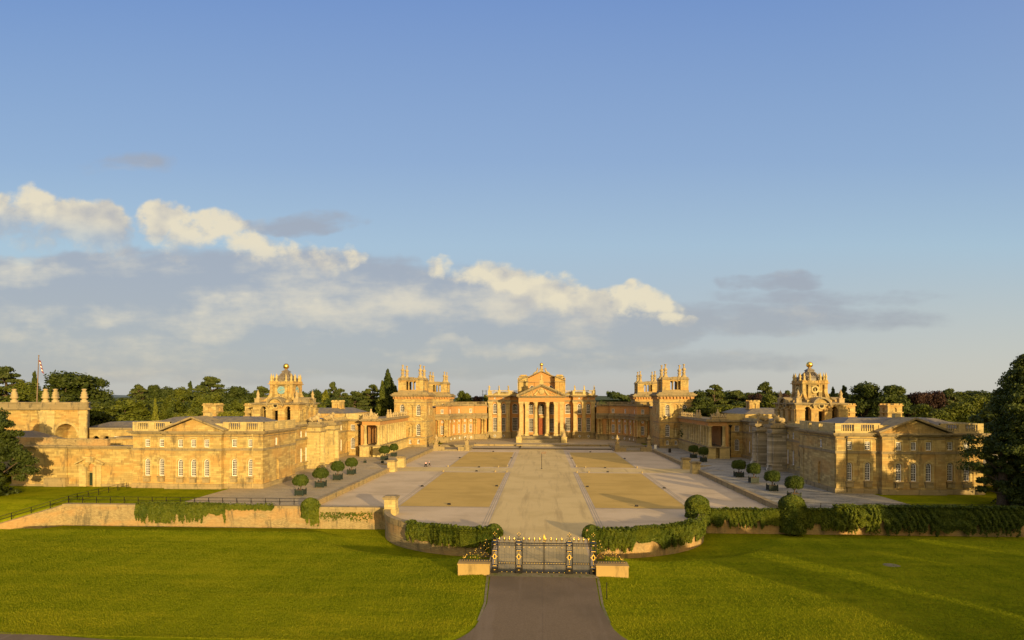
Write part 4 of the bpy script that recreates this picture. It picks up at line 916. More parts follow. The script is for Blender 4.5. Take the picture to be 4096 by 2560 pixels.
# ================================================================== GROUND
def sm(x): x = min(1, max(0, x)); return x*x*(3-2*x)
BX, BA, BB, BY = 6.8, 17.4, 13.8, 88.2      # bastion curve
def lawn_z(X, Y):
    x = abs(X)
    L = -.05*max(0, Y-50)*sm((x-5.8)/8)
    L = max(L, -1.3)
    d1 = 89.4-Y if x > 23.8 else 99
    if x > BX: e = math.hypot((x-BX)/BA, (BY-min(Y, BY))/BB); d2 = (e-1)*15.5
    else: d2 = 74.4-Y
    z = L
    foot = -2.75
    if d2 < 99:
        t = min(1, max(0, (d2-4.2)/5.2)); z = min(z, foot+(L-foot)*t)
        if x < 7 and Y > 58: z = min(z, foot+(L-foot)*sm((68-Y)/9)) if x > 5.7 else min(z, -.3)
    if d1 < 99 and X > -79: z = min(z, foot+(L-foot)*sm((d1-5.6)/2.8))
    if X <= -79 and Y > 70:    # the retaining wall turns towards the viewer here and sinks into the bank
        yw = 89.9-(-79.1-X)*1.2; fade = sm((X+87)/7); dd_ = (yw-Y)*.64
        if dd_ > -.3: z = min(z, L+(foot-L)*fade*(1-sm((dd_-5.6)/2.8)))
        up = -1.5+2.3*sm((Y-80)/14)
        z = max(z, up) if dd_ <= -.3 else z+(max(up, z)-z)*(1-sm((X+92)/7))
    return z
xs = np.concatenate([np.arange(-160, -60, 2.), np.arange(-60, 60, .7), np.arange(60, 161, 2.)]); xs = np.unique(np.concatenate([xs, np.arange(-90, -74, .5)])); ys = np.concatenate([np.arange(-60, 40, 4.), np.arange(40, 96.1, .7)])
V = [(x, y, lawn_z(x, y)) for y in ys for x in xs]; nx = len(xs); Fc = []
for j in range(len(ys)-1):
    for i in range(nx-1):
        if ys[j+1] > 91 and xs[i] > -79.5: continue
        Fc.append((j*nx+i, j*nx+i+1, (j+1)*nx+i+1, (j+1)*nx+i))
me = bpy.data.meshes.new('lawn'); me.from_pydata(V, [], Fc); me.materials.append(MATS['lawn']); me.polygons.foreach_set('use_smooth', np.ones(len(Fc), dtype=bool))
lawn = bpy.data.objects.new('lawn', me); COL.objects.link(lawn); tag(lawn, kind='structure')
def sheet(name, mat, poly, z):
    mb = MB(); mb.face([(x, y, z) for x, y in poly]); return tag(mb.build(name, mat), kind='structure')
def sheets(name, mat, polys, z):
    mb = MB()
    for poly in polys: mb.face([(x, y, z) for x, y in poly])
    return tag(mb.build(name, mat), kind='structure')
BIG = 6000
sheets('outer_ground', 'lawn', [rect(-BIG, BIG, -BIG, -59), rect(-BIG, -159, -59, 91), rect(159, BIG, -59, 91)], -.35)
sheets('park_ground', 'lawn', [rect(-BIG, -81.5, 95.5, BIG), rect(-81.5, -53.7, 90.2, BIG), rect(53.7, BIG, 90.2, BIG), rect(-53.7, 53.7, 214, BIG)], .72)
arc_ = [(BX+(BA-.6)*math.cos(a), BY-(BB-.6)*math.sin(a)) for a in [R(90*k/20) for k in range(21)]]
court = [(38.0, 89.8), (38, 205), (27, 205), (27, 213.9), (-27, 213.9), (-27, 205), (-38, 205), (-38, 89.8), (-24, 89.8)]+[(-x, y) for x, y in arc_]+[(-5.6, 74.6), (-5.6, 58.4), (5.6, 58.4), (5.6, 74.6)]+arc_[::-1]+[(24, 89.8)]
sheet('court', 'gravel', court[::-1], 0.0)
sheets('path', 'path_gravel', [[(-5.3, 59), (5.3, 59), (5.3, 74), (7.7, 78), (7.7, 214), (-7.7, 214), (-7.7, 78), (-5.3, 74)]], .005)
sheets('cross_path', 'path_gravel', [rect(-57, 57, 140.8, 149.2)], .009)
sheets('grit_plot', 'plot_grit', [rect(a, b, c, d) for a, b, c, d in ((-24, -8.8, 94.8, 139.4), (8.8, 24, 94.8, 139.4), (-24.6, -9.4, 150.6, 193), (9.4, 24.6, 150.6, 193))], .014)
st = []
for sg in (-1, 1):
    for o in (7.75, 8.15, 8.5): st.append(rect(*sorted((sg*o, sg*(o+.12))), 76.5, 139.6))
    for o in (24.1, 24.7, 25.1): st.append(rect(*sorted((sg*o, sg*(o+.1))), 90, 139.4))
    st.append(rect(*sorted((sg*8.6, sg*24.2)), 94.4, 94.6)); st.append(rect(*sorted((sg*24.7, sg*24.9)), 150.6, 193)); st.append(rect(*sorted((sg*8.7, sg*8.9)), 150.6, 193))
sheets('gutter_stones', 'setts', st, .02)
sheets('gutter_strip', 'gravel', [rect(*sorted((sg*7.7, sg*8.7)), 76, 139.7) for sg in (-1, 1)], .012)
def side_terr(sg, mat):
    mb = MB(sg)
    for y0_, y1_ in ((90.0, 140.2), (149.8, 205)):
        mb.face([(x, y, .8) for x, y in rect(38.3, 60, y0_, y1_)])
    mb.face([(44, 140.2, .8), (60, 140.2, .8), (60, 149.8, .8), (44, 149.8, .8)]); mb.face([(38, 140.2, .02), (44, 140.2, .8), (44, 149.8, .8), (38, 149.8, .02)])
    mb.face([(x, y, .8) for x, y in rect(38.3, 60, 204.9, 216)])
    return tag(mb.build('terrace', mat), kind='structure')
side_terr(-1, 'paving'); side_terr(1, 'paving_shaded')
for sg in (-1, 1):
    nm = 'left' if sg < 0 else 'right'
    mb = MB(sg)
    for y0_, y1_ in ((90.3, 139.3), (150.8, 197)): mb.box(37.75, 38.35, y0_, y1_, -.1, .86); mb.box(37.6, 38.5, y0_, y1_, .86, 1.0)
    mb.box(38.4, 44, 139.8, 140.25, -.1, .84); mb.box(38.4, 44, 149.75, 150.2, -.1, .84)
    tag(mb.build('terrace_kerb', 'stone_plinth'), 'low stone kerb wall edging the %s terrace along the court' % nm, 'kerb')
# front terrace before the main block
mb = MB()
mb.face([(x, y, 1.0) for x, y in ((-25, 214.4), (25, 214.4), (25.5, 222), (37.5, 222), (37.5, 225), (30, 243), (24, 252), (-24, 252), (-30, 243), (-37.5, 225), (-37.5, 222), (-25.5, 222))])
tag(mb.build('front_terrace', 'paving'), kind='structure')
sheet('terrace_base', 'paving', rect(-41.6, 41.6, 204, 262), .39)
mb = MB()
for sg in (-1, 1):
    x0_, x1_ = sorted((sg*8.0, sg*25.6)); mb.box(x0_, x1_, 213.9, 214.45, -.1, .86); mb.box(x0_, x1_, 213.8, 214.6, .86, 1.05)
    x0_, x1_ = sorted((sg*7.3, sg*9.4)); mb.box(x0_, x1_, 212.4, 215, -.1, 1.09)
tag(mb.build('terrace_front_wall', 'stone_plinth'), 'low stone wall along the front edge of the terrace before the portico', 'wall')
mb = MB()
for k in range(5): mb.box(-7.3, 7.3, 212.2+k*.42, 214.6, .2*k-.1, .2*(k+1)-.003*k)
tag(mb.build('terrace_steps', 'step_stone'), 'wide low steps from the court up to the front terrace', 'steps')
for sg in (-1, 1):
    nm = 'left' if sg < 0 else 'right'
    mb = MB(sg)
    for k in range(3): mb.box(27.6, 34.8, 197+k*.45, 204, -.1+.13*k, .13*(k+1))
    mb.box(25, 38, 198.2, 212, .0, .4)
    for k in range(4): mb.box(25.4, 37.8, 209+k*.5, 222.2, .4+.15*k, .4+.15*(k+1)+.002*k)
    tag(mb.build('court_steps', 'step_stone'), 'short stone steps in the %s far corner of the court beside the urn pier' % nm, 'steps')
    for x, hh, inner in ((26.0, 1, 1), (37.0, 1, 0)):
        t = thing('urn_pier', 'stone pier topped by a carved urn at the %s end of the %s court steps' % ('inner' if inner else 'outer', nm), 'pier', (sg*x, 197.3 if inner else 198.2, 0), 'urn piers by the court steps')
        p_ = MB(sg); p_.box(-.8, .8, -.7, .9, 0, 2.0); p_.box(-.9, .9, -.8, 1.0, 0, .35); p_.box(-.6, .6, -.5, .7, 2.0, 3.4); p_.box(-.75, .75, -.65, .85, 3.3, 3.55)
        d_ = 1 if inner else -1
        p_.box(d_*.8, d_*3.0, -.55, .6, 0, 1.25); p_.box(d_*.8, d_*3.1, -.65, .7, 1.25, 1.45)
        if inner: p_.box(-.4, .5, .9, 11, 0, 1.4)
        p_.build('pier', 'stone_plinth', t)
        u = MB(); u.lathe([(.3, 0), (.25, .2), (.3, .35), (.72, .75), (.8, 1.0), (.5, 1.15), (.3, 1.25), (.35, 1.5), (.2, 1.9), (.02, 2.3)], 0, .1, 3.55, 12); u.build('urn', 'stone_carved', t)
# entrance piers where the cross path meets the terraces, court end piers
def pier(x, y, w_, h_, lab, grp, base=0.):
    t = thing('gate_pier', lab, 'pier', (x, y, base), grp); a = w_/2
    p_ = MB(); p_.box(-a, a, -a, a, 0, h_); p_.box(-a-.12, a+.12, -a-.12, a+.12, 0, .9); p_.build('shaft', 'stone_pale', t)
    p_ = MB(); p_.box(-a-.15, a+.15, -a-.15, a+.15, h_-.1, h_+.12); p_.box(-a-.25, a+.25, -a-.25, a+.25, h_+.12, h_+.3); p_.box(-a+.05, a-.05, -a+.05, a-.05, h_+.3, h_+.42); p_.build('cap', 'stone_weathered', t)
for sg, nm in ((-1, 'left'), (1, 'right')):
    pier(sg*37.3, 140.4, 1.9, 2.5, 'squat stone pier on the %s terrace edge, near side of the cross path' % nm, 'piers at the cross path')
    pier(sg*37.3, 149.6, 1.9, 2.5, 'squat stone pier on the %s terrace edge, far side of the cross path' % nm, 'piers at the cross path')
pier(-23.6, 88.0, 1.75, 2.5, 'pale bare stone pier at the left end of the curved bastion wall', None)
# road
def curve(cx, cy, r, a0, a1, n=8): return [(cx+r*math.cos(R(a0+(a1-a0)*k/n)), cy+r*math.sin(R(a0+(a1-a0)*k/n))) for k in range(n+1)]
Rf = 6.5
road = [(-150, 38.2)]+[(150, 35)]+[(150, 40.6)]+[(12.2, 39.4)]+curve(5.35+Rf, 39.6+Rf, Rf, 262, 182)+[(5.0, 50), (5.3, 57.6), (-5.3, 57.6), (-4.9, 50)]+curve(-5.2-Rf, 39.8+Rf, Rf, -2, -82)+[(-150, 45.5)]
road[0] = (-150, 37)
sheet('road', 'asphalt', [(-150, 38.5), (-60, 37), (0, 34), (150, 30), (150, 40.6), (12.2, 39.7)]+curve(5.35+Rf, 39.7+Rf, Rf, 268, 182)+[(5.0, 50), (5.3, 57.6), (-5.3, 57.6), (-4.9, 50)]+curve(-5.2-Rf, 39.6+Rf, Rf, -2, -86)+[(-33, 41.0), (-42, 41.9), (-150, 52)], .03)
sheets('road_edge', 'kerb_dirt', [[(-5.6, 57.5), (5.6, 57.5), (5.6, 60.2), (-5.6, 60.2)], [(-5.45, 57.6), (-5.0, 50), (-5.15, 46), (-5.35, 46), (-5.2, 50), (-5.7, 57.6)][::-1], [(5.45, 57.6), (5.1, 50), (5.25, 46), (5.45, 46), (5.3, 50), (5.7, 57.6)]], .024)
mb = MB(); mb.box(-.03, .03, 39, 57.6, .03, .036); tag(mb.build('road_seam', 'asphalt'), kind='structure')

# ================================================================== RETAINING WALLS
def wallstrip(mb, pts, t, z0, z1):
    for a, b in zip(pts, pts[1:]):
        a, b = Vector(a), Vector(b); d = (b-a).normalized(); n = Vector((d.y, -d.x))*t; e = d*.0
        mb.prism([tuple(a+n), tuple(b+n), tuple(b), tuple(a)], z0, z1)
def smoothwall(mb, outer, inner, z0, z1):
    mb.grid([[(x, y, z0) for x, y in outer], [(x, y, z1) for x, y in outer], [(x, y, z1) for x, y in inner], [(x, y, z0) for x, y in inner]], False, False)
def qarc(da, n=36, a0=0, a1=90): return [(BX+(BA+da)*math.cos(R(a0+(a1-a0)*k/n)), BY-(BB+da)*math.sin(R(a0+(a1-a0)*k/n))) for k in range(n+1)]
for sg, nm in ((-1, 'left'), (1, 'right')):
    t = thing('bastion_wall', 'curved stone bastion wall %s of the gates%s' % (nm, ' with bare left flank' if sg < 0 else ', mostly under ivy'), 'wall', group='curved bastion walls')
    w = MB(sg); smoothwall(w, qarc(0), qarc(-.7), -2.9, .1); w.build('wall', 'wall_brick', t)
    w = MB(sg); smoothwall(w, qarc(.12), qarc(-.75), .1, .95); w.build('coping', 'stone_plinth', t)
    w = MB(sg); w.box(5.55, 5.95, 58.8, 75, -2.9, -.02); w.box(5.7, 6.5, 74.1, 75.2, -.1, 1.1); w.build('causeway_side', 'wall_brick', t)
t = thing('retaining_wall', 'long sunlit stone and brick retaining wall below the left terrace with sloping left end', 'wall')
w = MB(); w.box(-78.5, -37.6, 89.5, 90.4, -2.9, .45); w.box(-37.6, -24, 89.5, 90.4, -2.9, -.05); w.build('wall', 'wall_brick', t)
w = MB(); w.box(-78.6, -37.4, 89.4, 90.5, .45, .82); w.box(-37.3, -24, 89.35, 90.5, -.05, .75); w.build('coping', 'stone_plinth', t)
w = MB(); w.face([(-78.5, 89.5, -2.9), (-78.5, 89.5, .6), (-84.5, 82.5, -1.6), (-84.5, 82.5, -2.9)]); w.face([(-78.5, 89.5, .6), (-79.1, 89.9, .6), (-85, 82.8, -1.55), (-84.5, 82.5, -1.6)]); w.face([(-79.1, 89.9, .6), (-79.1, 89.9, -2.9), (-85, 82.8, -2.9), (-85, 82.8, -1.55)]); w.build('sloping_end', 'wall_brick', t)
t = thing('retaining_wall', 'dark ivy-hung retaining wall below the right terrace', 'wall')
w = MB(); w.box(24, 37.6, 89.5, 90.4, -2.9, .0); w.box(37.6, 88, 89.5, 90.4, -2.9, .5); w.build('wall', 'wall_brick', t)
w = MB(); w.box(24, 37.4, 89.4, 90.5, .0, .75); w.box(37.5, 88, 89.4, 90.5, .5, .82); w.build('coping', 'stone_plinth', t)
# railings
def railing(name, pts, label, step=2.4, h=1.05):
    t = thing(name, label, 'railing'); r = MB(); P_ = MB(); L = 0
    for a, b in zip(pts, pts[1:]):
        a, b = Vector(a), Vector(b); d = b-a; n = max(1, round(d.length/step))
        for hh in (h, h*.52): r.tube(a+Vector((0, 0, hh)), b+Vector((0, 0, hh)), .035, 4)
        for k in range(n+1):
            c = a+d*k/n; P_ = MB(); P_.box(c.x-.035, c.x+.035, c.y-.035, c.y+.035, c.z-.1, c.z+h+.03)
            P_.tube(c+Vector((0, 0, h*.8)), c+Vector((.0, .5, 0)), .02, 4); P_.build('post', 'iron', t)
    r.build('rails', 'iron', t); return t
railing('railing', [(-80.5, 106.5, .75), (-79.5, 93.5, .78), (-78.9, 91.0, .8), (-84.8, 83.4, -1.5)], 'black iron railing running down the slope at the far left end')
railing('railing', [(-78.5, 90.6, .8), (-37.9, 90.6, .8)], 'black iron railing along the top of the left retaining wall')
railing('railing', [(38.5, 90.9, .8), (82, 90.9, .8)], 'thin iron railing above the ivy on the right retaining wall')

# ================================================================== FOLIAGE
def leaf_soup(C, N, size, rng, flat=.0):
    """one diamond leaf cluster per centre; N = preferred normal"""
    n = len(C); r = rng.normal(size=(n, 3)); r /= np.linalg.norm(r, axis=1, keepdims=True)
    nn = N*.9+r*.8; nn /= np.linalg.norm(nn, axis=1, keepdims=True)
    t = rng.normal(size=(n, 3)); u = np.cross(nn, t); u /= np.linalg.norm(u, axis=1, keepdims=True); v = np.cross(nn, u)
    s = (size*(.6+.8*rng.random((n, 1))))
    a = C+u*s; b = C+v*s*.55; c = C-u*s; d = C-v*s*.55
    return np.stack([a, b, c, d], 1).reshape(-1, 3)
def soup_obj(name, verts, mat, parent=None):
    n = len(verts)//4; me = bpy.data.meshes.new(name); me.vertices.add(n*4); me.vertices.foreach_set('co', verts.astype(np.float32).ravel())
    me.loops.add(n*4); me.loops.foreach_set('vertex_index', np.arange(n*4, dtype=np.int32)); me.polygons.add(n); me.polygons.foreach_set('loop_start', np.arange(0, n*4, 4, dtype=np.int32))
    me.materials.append(MATS[mat]); me.update(calc_edges=True); me.validate()
    o = bpy.data.objects.new(name, me); COL.objects.link(o)
    if parent is not None: o.parent = parent
    return o
def blob(center, rad, n, size, rng, shell=.85, low=-.6):
    d = rng.normal(size=(n, 3)); d /= np.linalg.norm(d, axis=1, keepdims=True); d[:, 2] = np.where(d[:, 2] < low, -d[:, 2]*.3, d[:, 2])
    k = shell+(1-shell)*rng.random((n, 1)); k *= 1+.12*np.sin(d[:, :1]*7+center[0])*np.sin(d[:, 1:2]*6+center[1])
    C = np.array(center)+d*k*np.array(rad); return leaf_soup(C, d, size, rng)
def trunk(name, pts, parent, limbs=()):
    mb = MB()
    for (a, ra), (b, rb) in zip(pts, pts[1:]): mb.tube(a, b, ra, 7, rb)
    for a, b, ra, rb in limbs: mb.tube(a, b, ra, 5, rb)
    return mb.build(name, 'bark', parent)
LABELN = {}
def make_tree(kind, seed, mat, dense=1.0, leaf=.42):
    """unit trees 20 m tall at the origin; returns Empty with trunk and crown"""
    rng = np.random.default_rng(seed); t = bpy.data.objects.new(kind, None); COL.objects.link(t); parts = []; H = 20.
    if kind == 'broadleaf_tree':
        lobes = []
        for k in range(64):
            a = rng.random()*6.28; zz = rng.random()**.9; env = (min(1, .7+1.2*zz) if zz < .35 else math.cos((zz-.35)/.68*1.45)**.7); f = rng.random()**.4
            r_ = 5.0*env*f*(.85+.2*math.sin(3*a+seed)); lobes.append(((r_*math.cos(a), r_*math.sin(a), 3.2+zz*15.6), 1.1+.9*rng.random()))
        for c, r_ in lobes: parts.append(blob(c, (r_*1.2, r_*1.2, r_*.85), int(120*dense*r_), leaf*.8, rng, .6, -.8))
        limbs = [((0, 0, 4+.3*k), (c[0]*.8, c[1]*.8, c[2]-.4), .28, .08) for k, (c, r_) in enumerate(lobes[:14])]
        trunk('trunk', [((0, 0, -1), .75), ((0, 0, 5), .5), ((.2, .1, 13), .2)], t, limbs)
    elif kind == 'cedar_tree':
        limbs = []
        for k in range(30):
            zz = 5+13.5*(k/29); reach = (8.2-.38*max(0, zz-8))*(.55+.5*rng.random()); a = k*2.4+rng.random(); c = (reach*.62*math.cos(a), reach*.62*math.sin(a), zz+rng.random()*.6)
            if zz > 17.5: c = (rng.normal()*.8, rng.normal()*.8, zz)
            parts.append(blob(c, (reach*.48, reach*.48, .5), int(430*dense), leaf, rng, .2, -.25)); limbs.append(((0, 0, zz-1.2), (c[0]*1.3, c[1]*1.3, c[2]-.15), .22, .05))
        parts.append(blob((0, 0, 18.8), (1.8, 1.8, .7), int(300*dense), leaf, rng, .3))
        trunk('trunk', [((0, 0, -1), .8), ((0, 0, 8), .55), ((0, 0, 19), .12)], t, limbs)
    elif kind == 'conifer_tree':
        for k in range(22):
            zz = 2.5+16.8*k/21; r_ = 4.2*(1-(zz/20.5)**1.3)+.35
            for j in range(5):
                a = rng.random()*6.28; parts.append(blob((r_*.55*math.cos(a), r_*.55*math.sin(a), zz+rng.normal()*.3), (r_*.6, r_*.6, .75), int(70*dense+14*r_), leaf*.9, rng, .4))
        trunk('trunk', [((0, 0, -1), .5), ((0, 0, 19.5), .06)], t)
    elif kind == 'column_tree':
        for k in range(26):
            zz = 1.8+17.4*k/25; r_ = 2.9*math.sin(min(1, .35+.9*(1-zz/20))*1.57)*(1 if zz < 14 else (20.3-zz)/6.3)+.25
            for j in range(4):
                a = rng.random()*6.28; parts.append(blob((r_*.5*math.cos(a), r_*.5*math.sin(a), zz), (r_*.62, r_*.62, 1.1), int(60*dense+26*r_), leaf*.8, rng, .6))
        trunk('trunk', [((0, 0, -1), .6), ((0, 0, 19), .06)], t)
    soup_obj('crown', np.concatenate(parts), mat, t); return t
PROTO = {}
for kind, mat, n in (('broadleaf_tree', 'leaf', 3), ('broadleaf_tree', 'leaf_dark', 2), ('broadleaf_tree', 'leaf_copper', 1), ('broadleaf_tree', 'leaf_yellow', 1), ('cedar_tree', 'leaf_cedar', 2), ('conifer_tree', 'leaf_dark', 1), ('conifer_tree', 'leaf_yellow', 1), ('column_tree', 'leaf_dark', 1), ('column_tree', 'leaf', 1)):
    PROTO[(kind, mat)] = [make_tree(kind, 11*k+len(kind)+len(mat), mat) for k in range(n)]
used = set(); cnt = 0
F_ = 2275.6
def place_px(u, Y):      # palace X of the column of air seen at photo column u, at distance Y along the axis
    tt = (u-2048)/F_; return CAMX+(-math.sin(PSI)+tt*math.cos(PSI))*Y/(math.cos(PSI)+tt*math.sin(PSI))
def tree(kind, mat, u, vtop, Y, wpx, label, group='trees beyond the palace', base=.5):
    global cnt
    X = place_px(u, Y); yc = -X*math.sin(PSI)+Y*math.cos(PSI); zt = CAMH-(vtop-1597)*yc/F_; h = zt-base; wm = wpx*yc/F_
    nat = {'broadleaf_tree': 8.8, 'cedar_tree': 10.5, 'conifer_tree': 6.2, 'column_tree': 5.0}[kind]
    pr = PROTO[(kind, mat)]; p_ = pr[cnt % len(pr)]; cnt += 1; sxy = wm/nat; sz = h/20
    if id(p_) not in used: used.add(id(p_)); o = p_; o.location = (X, Y, base); o.rotation_euler = (0, 0, cnt*1.3); o.scale = (sxy, sxy, sz); tag(o, label, 'tree', group)
    else: o = dup(p_, (X, Y, base), cnt*1.3, (sxy, sxy, sz), label, group)
    return o
B, C_, K, W_ = 'broadleaf_tree', 'cedar_tree', 'conifer_tree', 'column_tree'
LD, LF, CP, YL, CE = 'leaf_dark', 'leaf', 'leaf_copper', 'leaf_yellow', 'leaf_cedar'
TREES = [
 (C_, CE, 25, 1458, 185, 170, 'big spreading cedar at the left frame edge above the gatehouse'), (K, LD, 138, 1486, 240, 40, 'thin spire tree just right of the flagpole'),
 (B, LF, 90, 1528, 175, 170, 'lighter rounded tree behind the flagpole'), (B, LD, 270, 1488, 190, 220, 'very large dark oak right of the flagpole'), (B, LD, 375, 1508, 200, 130, 'right shoulder oak next to the very large dark one'),
 (B, LF, 200, 1560, 165, 160, 'tree crown directly above the gatehouse urns'), (B, LF, 345, 1600, 160, 160, 'low crown right behind the gatehouse'), (B, LF, 530, 1592, 165, 170, 'autumn tinted broad tree left of the yellow spire'),
 (K, YL, 622, 1598, 160, 34, 'slender yellow-green spire tree left of centre of the left woodland'), (C_, CE, 552, 1532, 230, 80, 'small flat-topped cedar standing above the left woodland'), (B, LD, 615, 1540, 215, 80, 'dark dome left of a pair above the yellow spire'),
 (B, LD, 668, 1548, 215, 80, 'dark dome right of a pair above the yellow spire'), (W_, LF, 674, 1586, 165, 74, 'broad pointed green tree right of the yellow spire'), (B, LF, 730, 1550, 210, 100, 'rounded green tree left of the great cedar'),
 (K, LD, 760, 1526, 225, 44, 'dark ragged pine just left of the great cedar'), (C_, CE, 842, 1500, 205, 150, 'great spreading cedar above the left range roof'), (B, LF, 840, 1566, 190, 140, 'rounded crown below the great cedar'), (B, LF, 800, 1580, 180, 100, 'mid green crown below left of the great cedar'),
 (B, LD, 948, 1546, 205, 120, 'dark rounded tree right of the great cedar'), (C_, CE, 1045, 1540, 230, 100, 'pale cedar top left of the clock tower'), (B, LD, 1020, 1570, 210, 90, 'dark tree between cedar and clock tower'),
 (B, YL, 740, 1640, 150, 100, 'low yellow-green tree behind the left turret'), (B, YL, 925, 1632, 150, 110, 'low yellow-green tree between the two roof turrets'), (B, YL, 985, 1636, 152, 80, 'low yellow-green tree beside the clock tower base'),
 (K, LD, 1210, 1566, 260, 40, 'bare looking young pine right of the clock tower'), (B, LD, 1262, 1558, 230, 70, 'dark round tree right of the clock tower'), (K, YL, 1302, 1562, 200, 66, 'pale conical tree right of the clock tower'),
 (C_, CE, 1332, 1522, 220, 60, 'tall narrow cedar with pointed top between clock tower and left tower'), (C_, CE, 1362, 1548, 205, 90, 'tiered cedar with flat top between clock tower and left tower'), (C_, CE, 1420, 1560, 210, 110, 'dark spreading cedar left of the columnar giant'),
 (C_, CE, 1490, 1532, 235, 90, 'flat-topped cedar beside the columnar giant'), (B, LD, 1460, 1566, 240, 110, 'dark tree mass behind the colonnade trophies'), (W_, LD, 1552, 1480, 232, 62, 'tallest dark columnar giant next to the left tower'),
 (W_, LF, 1530, 1526, 222, 42, 'lower columnar tree in front of the giant'), (W_, LD, 1580, 1545, 225, 50, 'short dark column tree touching the left tower'),
 (B, LF, 1845, 1562, 330, 50, 'green tree behind the low roofs left of the centre block'), (B, LF, 1872, 1568, 330, 40, 'second green tree behind the low roofs left of the centre block'), (B, CP, 1912, 1576, 330, 50, 'copper beech behind the low roofs'), (B, LF, 1945, 1578, 330, 30, 'small green tree touching the centre block'),
 (B, LF, 2795, 1600, 260, 40, 'bright green tree right beside the right tower'), (C_, CE, 2858, 1532, 215, 120, 'large cedar right of the right tower'), (C_, CE, 2945, 1556, 215, 120, 'second cedar right of the right tower'), (B, YL, 2860, 1618, 195, 60, 'yellow-green bush tree behind the right trophy'),
 (B, YL, 2950, 1614, 195, 60, 'yellow-green crown below the second cedar'), (B, CP, 3022, 1562, 210, 70, 'dark copper beech between the cedars right of the court'), (C_, CE, 3062, 1522, 220, 90, 'tallest cedar left of the right clock-less tower'), (B, LF, 3080, 1576, 200, 90, 'green tree below the tallest cedar'),
 (B, CP, 3135, 1560, 215, 60, 'small copper tree left of the right tower lantern'), (C_, CE, 3150, 1556, 225, 60, 'dark cedar touching the round-window tower'), (K, LD, 3332, 1549, 205, 40, 'dark cone tree right of the round-window tower'), (K, LD, 3378, 1543, 200, 58, 'second dark cone tree right of the round-window tower'),
 (B, LD, 3465, 1530, 195, 130, 'tall oak above the right range roof'), (B, LD, 3570, 1541, 190, 130, 'second tall oak above the right range roof'), (B, CP, 3672, 1554, 190, 90, 'copper beech above the right pediment'), (B, CP, 3735, 1549, 200, 80, 'darker copper beech beside the flat cedar'),
 (C_, CE, 3798, 1549, 205, 90, 'flat spreading cedar at the right'), (B, LF, 3755, 1636, 150, 100, 'bright low tree right of the pediment'), (B, LF, 3830, 1600, 160, 130, 'mid green tree behind the right end of the right range'), (B, LF, 3905, 1580, 175, 110, 'rounded green tree at the right woodland edge'), (C_, CE, 3930, 1578, 210, 80, 'dark cedar top beside the big foreground tree'), (B, LF, 3700, 1610, 165, 110, 'mid green crown behind the right chimney'),
]
for a in TREES: tree(*a)
for u, v, Y in [(20+72*k+(k*37) % 40, 1588+(k*53) % 34, 172+(k*29) % 25) for k in range(19)]: tree(B, (LD, LF)[u % 2], u, v, Y, 130, 'dark green crown in the lower woodland behind the left range', 'lower woodland left')
for u, v, Y in [(1240+62*k, 1600+(k*53) % 22, 225+(k*29) % 25) for k in range(6)]: tree(B, LD, u, v, Y, 100, 'dark green crown in the lower woodland beside the left tower', 'lower woodland left of the tower')
for u, v, Y in [(2810+70*k+(k*37) % 30, 1590+(k*53) % 30, 200+(k*29) % 25) for k in range(19)]: tree(B, (LD, LF)[u % 2], u, v, Y, 125, 'dark green crown in the lower woodland behind the right range', 'lower woodland right')
for k in range(22): tree(B, (LD, LF, LD)[k % 3], 565+24*k+(k*17) % 20, 1556+(k*23) % 22, 235+(k*13) % 30, 95, 'dark green crown in the upper woodland row behind the left range', 'upper woodland left')
for k in range(16): tree(B, (LD, LF, LD)[k % 3], 1225+20*k, 1572+(k*23) % 22, 260+(k*13) % 20, 70, 'dark green crown in the row behind the left court buildings', 'upper woodland left of the tower')
for k in range(26): tree(B, (LD, LF, LD)[k % 3], 2800+47*k+(k*17) % 24, 1562+(k*23) % 22, 240+(k*13) % 30, 110, 'dark green crown in the upper woodland row behind the right range', 'upper woodland right')
for l_ in PROTO.values():
    for o in l_:
        if id(o) not in used:
            for c in list(o.children): bpy.data.objects.remove(c)
            bpy.data.objects.remove(o)
# far wooded ridge and hills with the blue haze of distance put into their colour
def ridge(name, x0, x1, y, z0, amp, mat, seed, n=90, d=400):
    rng = np.random.default_rng(seed); mb = MB(); ph = rng.random(6)*6
    prof = [(x0+(x1-x0)*k/n, z0+amp*(math.sin(k*.09+ph[0])*.5+math.sin(k*.23+ph[1])*.25+.12*math.sin(k*1.1+ph[2])+.07*rng.random())) for k in range(n+1)]
    mb.grid([[(x, y-d, -2) for x, z in prof], [(x, y-d*.3, z*.75) for x, z in prof], [(x, y, z) for x, z in prof], [(x, y+d, -2) for x, z in prof]], False, True)
    return tag(mb.build(name, mat), kind='structure')
simple('far_wood', (.04, .06, .02), .95, var=.5, scale=.05, bmp=1); simple('far_hill', (.1, .14, .16), 1, var=.15, scale=.003)
ridge('hills', -1300, 1800, 1500, 24, 8, 'far_wood', 1); ridge('hills', -4200, 4800, 4800, 44, 26, 'far_hill', 2)
rng = np.random.default_rng(5); C = np.stack([rng.uniform(120, 420, 9000), rng.uniform(950, 1060, 9000), np.zeros(9000)], 1); C[:, 2] = 14+9*np.sin(C[:, 0]*.013+.8)+2.5*np.sin(C[:, 0]*.11)+rng.normal(size=9000)*1.6+(C[:, 1]-950)*.06
o = soup_obj('distant_wood', leaf_soup(C, np.tile([0, -.5, .8], (9000, 1)), 3.2, rng), 'leaf_dark'); tag(o, 'distant wooded ridge on the horizon between centre block and right tower', 'wood', kind='stuff')
mb = MB(); mb.box(100, 440, 990, 1065, -2, 17); tag(mb.build('wooded_hill', 'far_wood'), kind='structure')

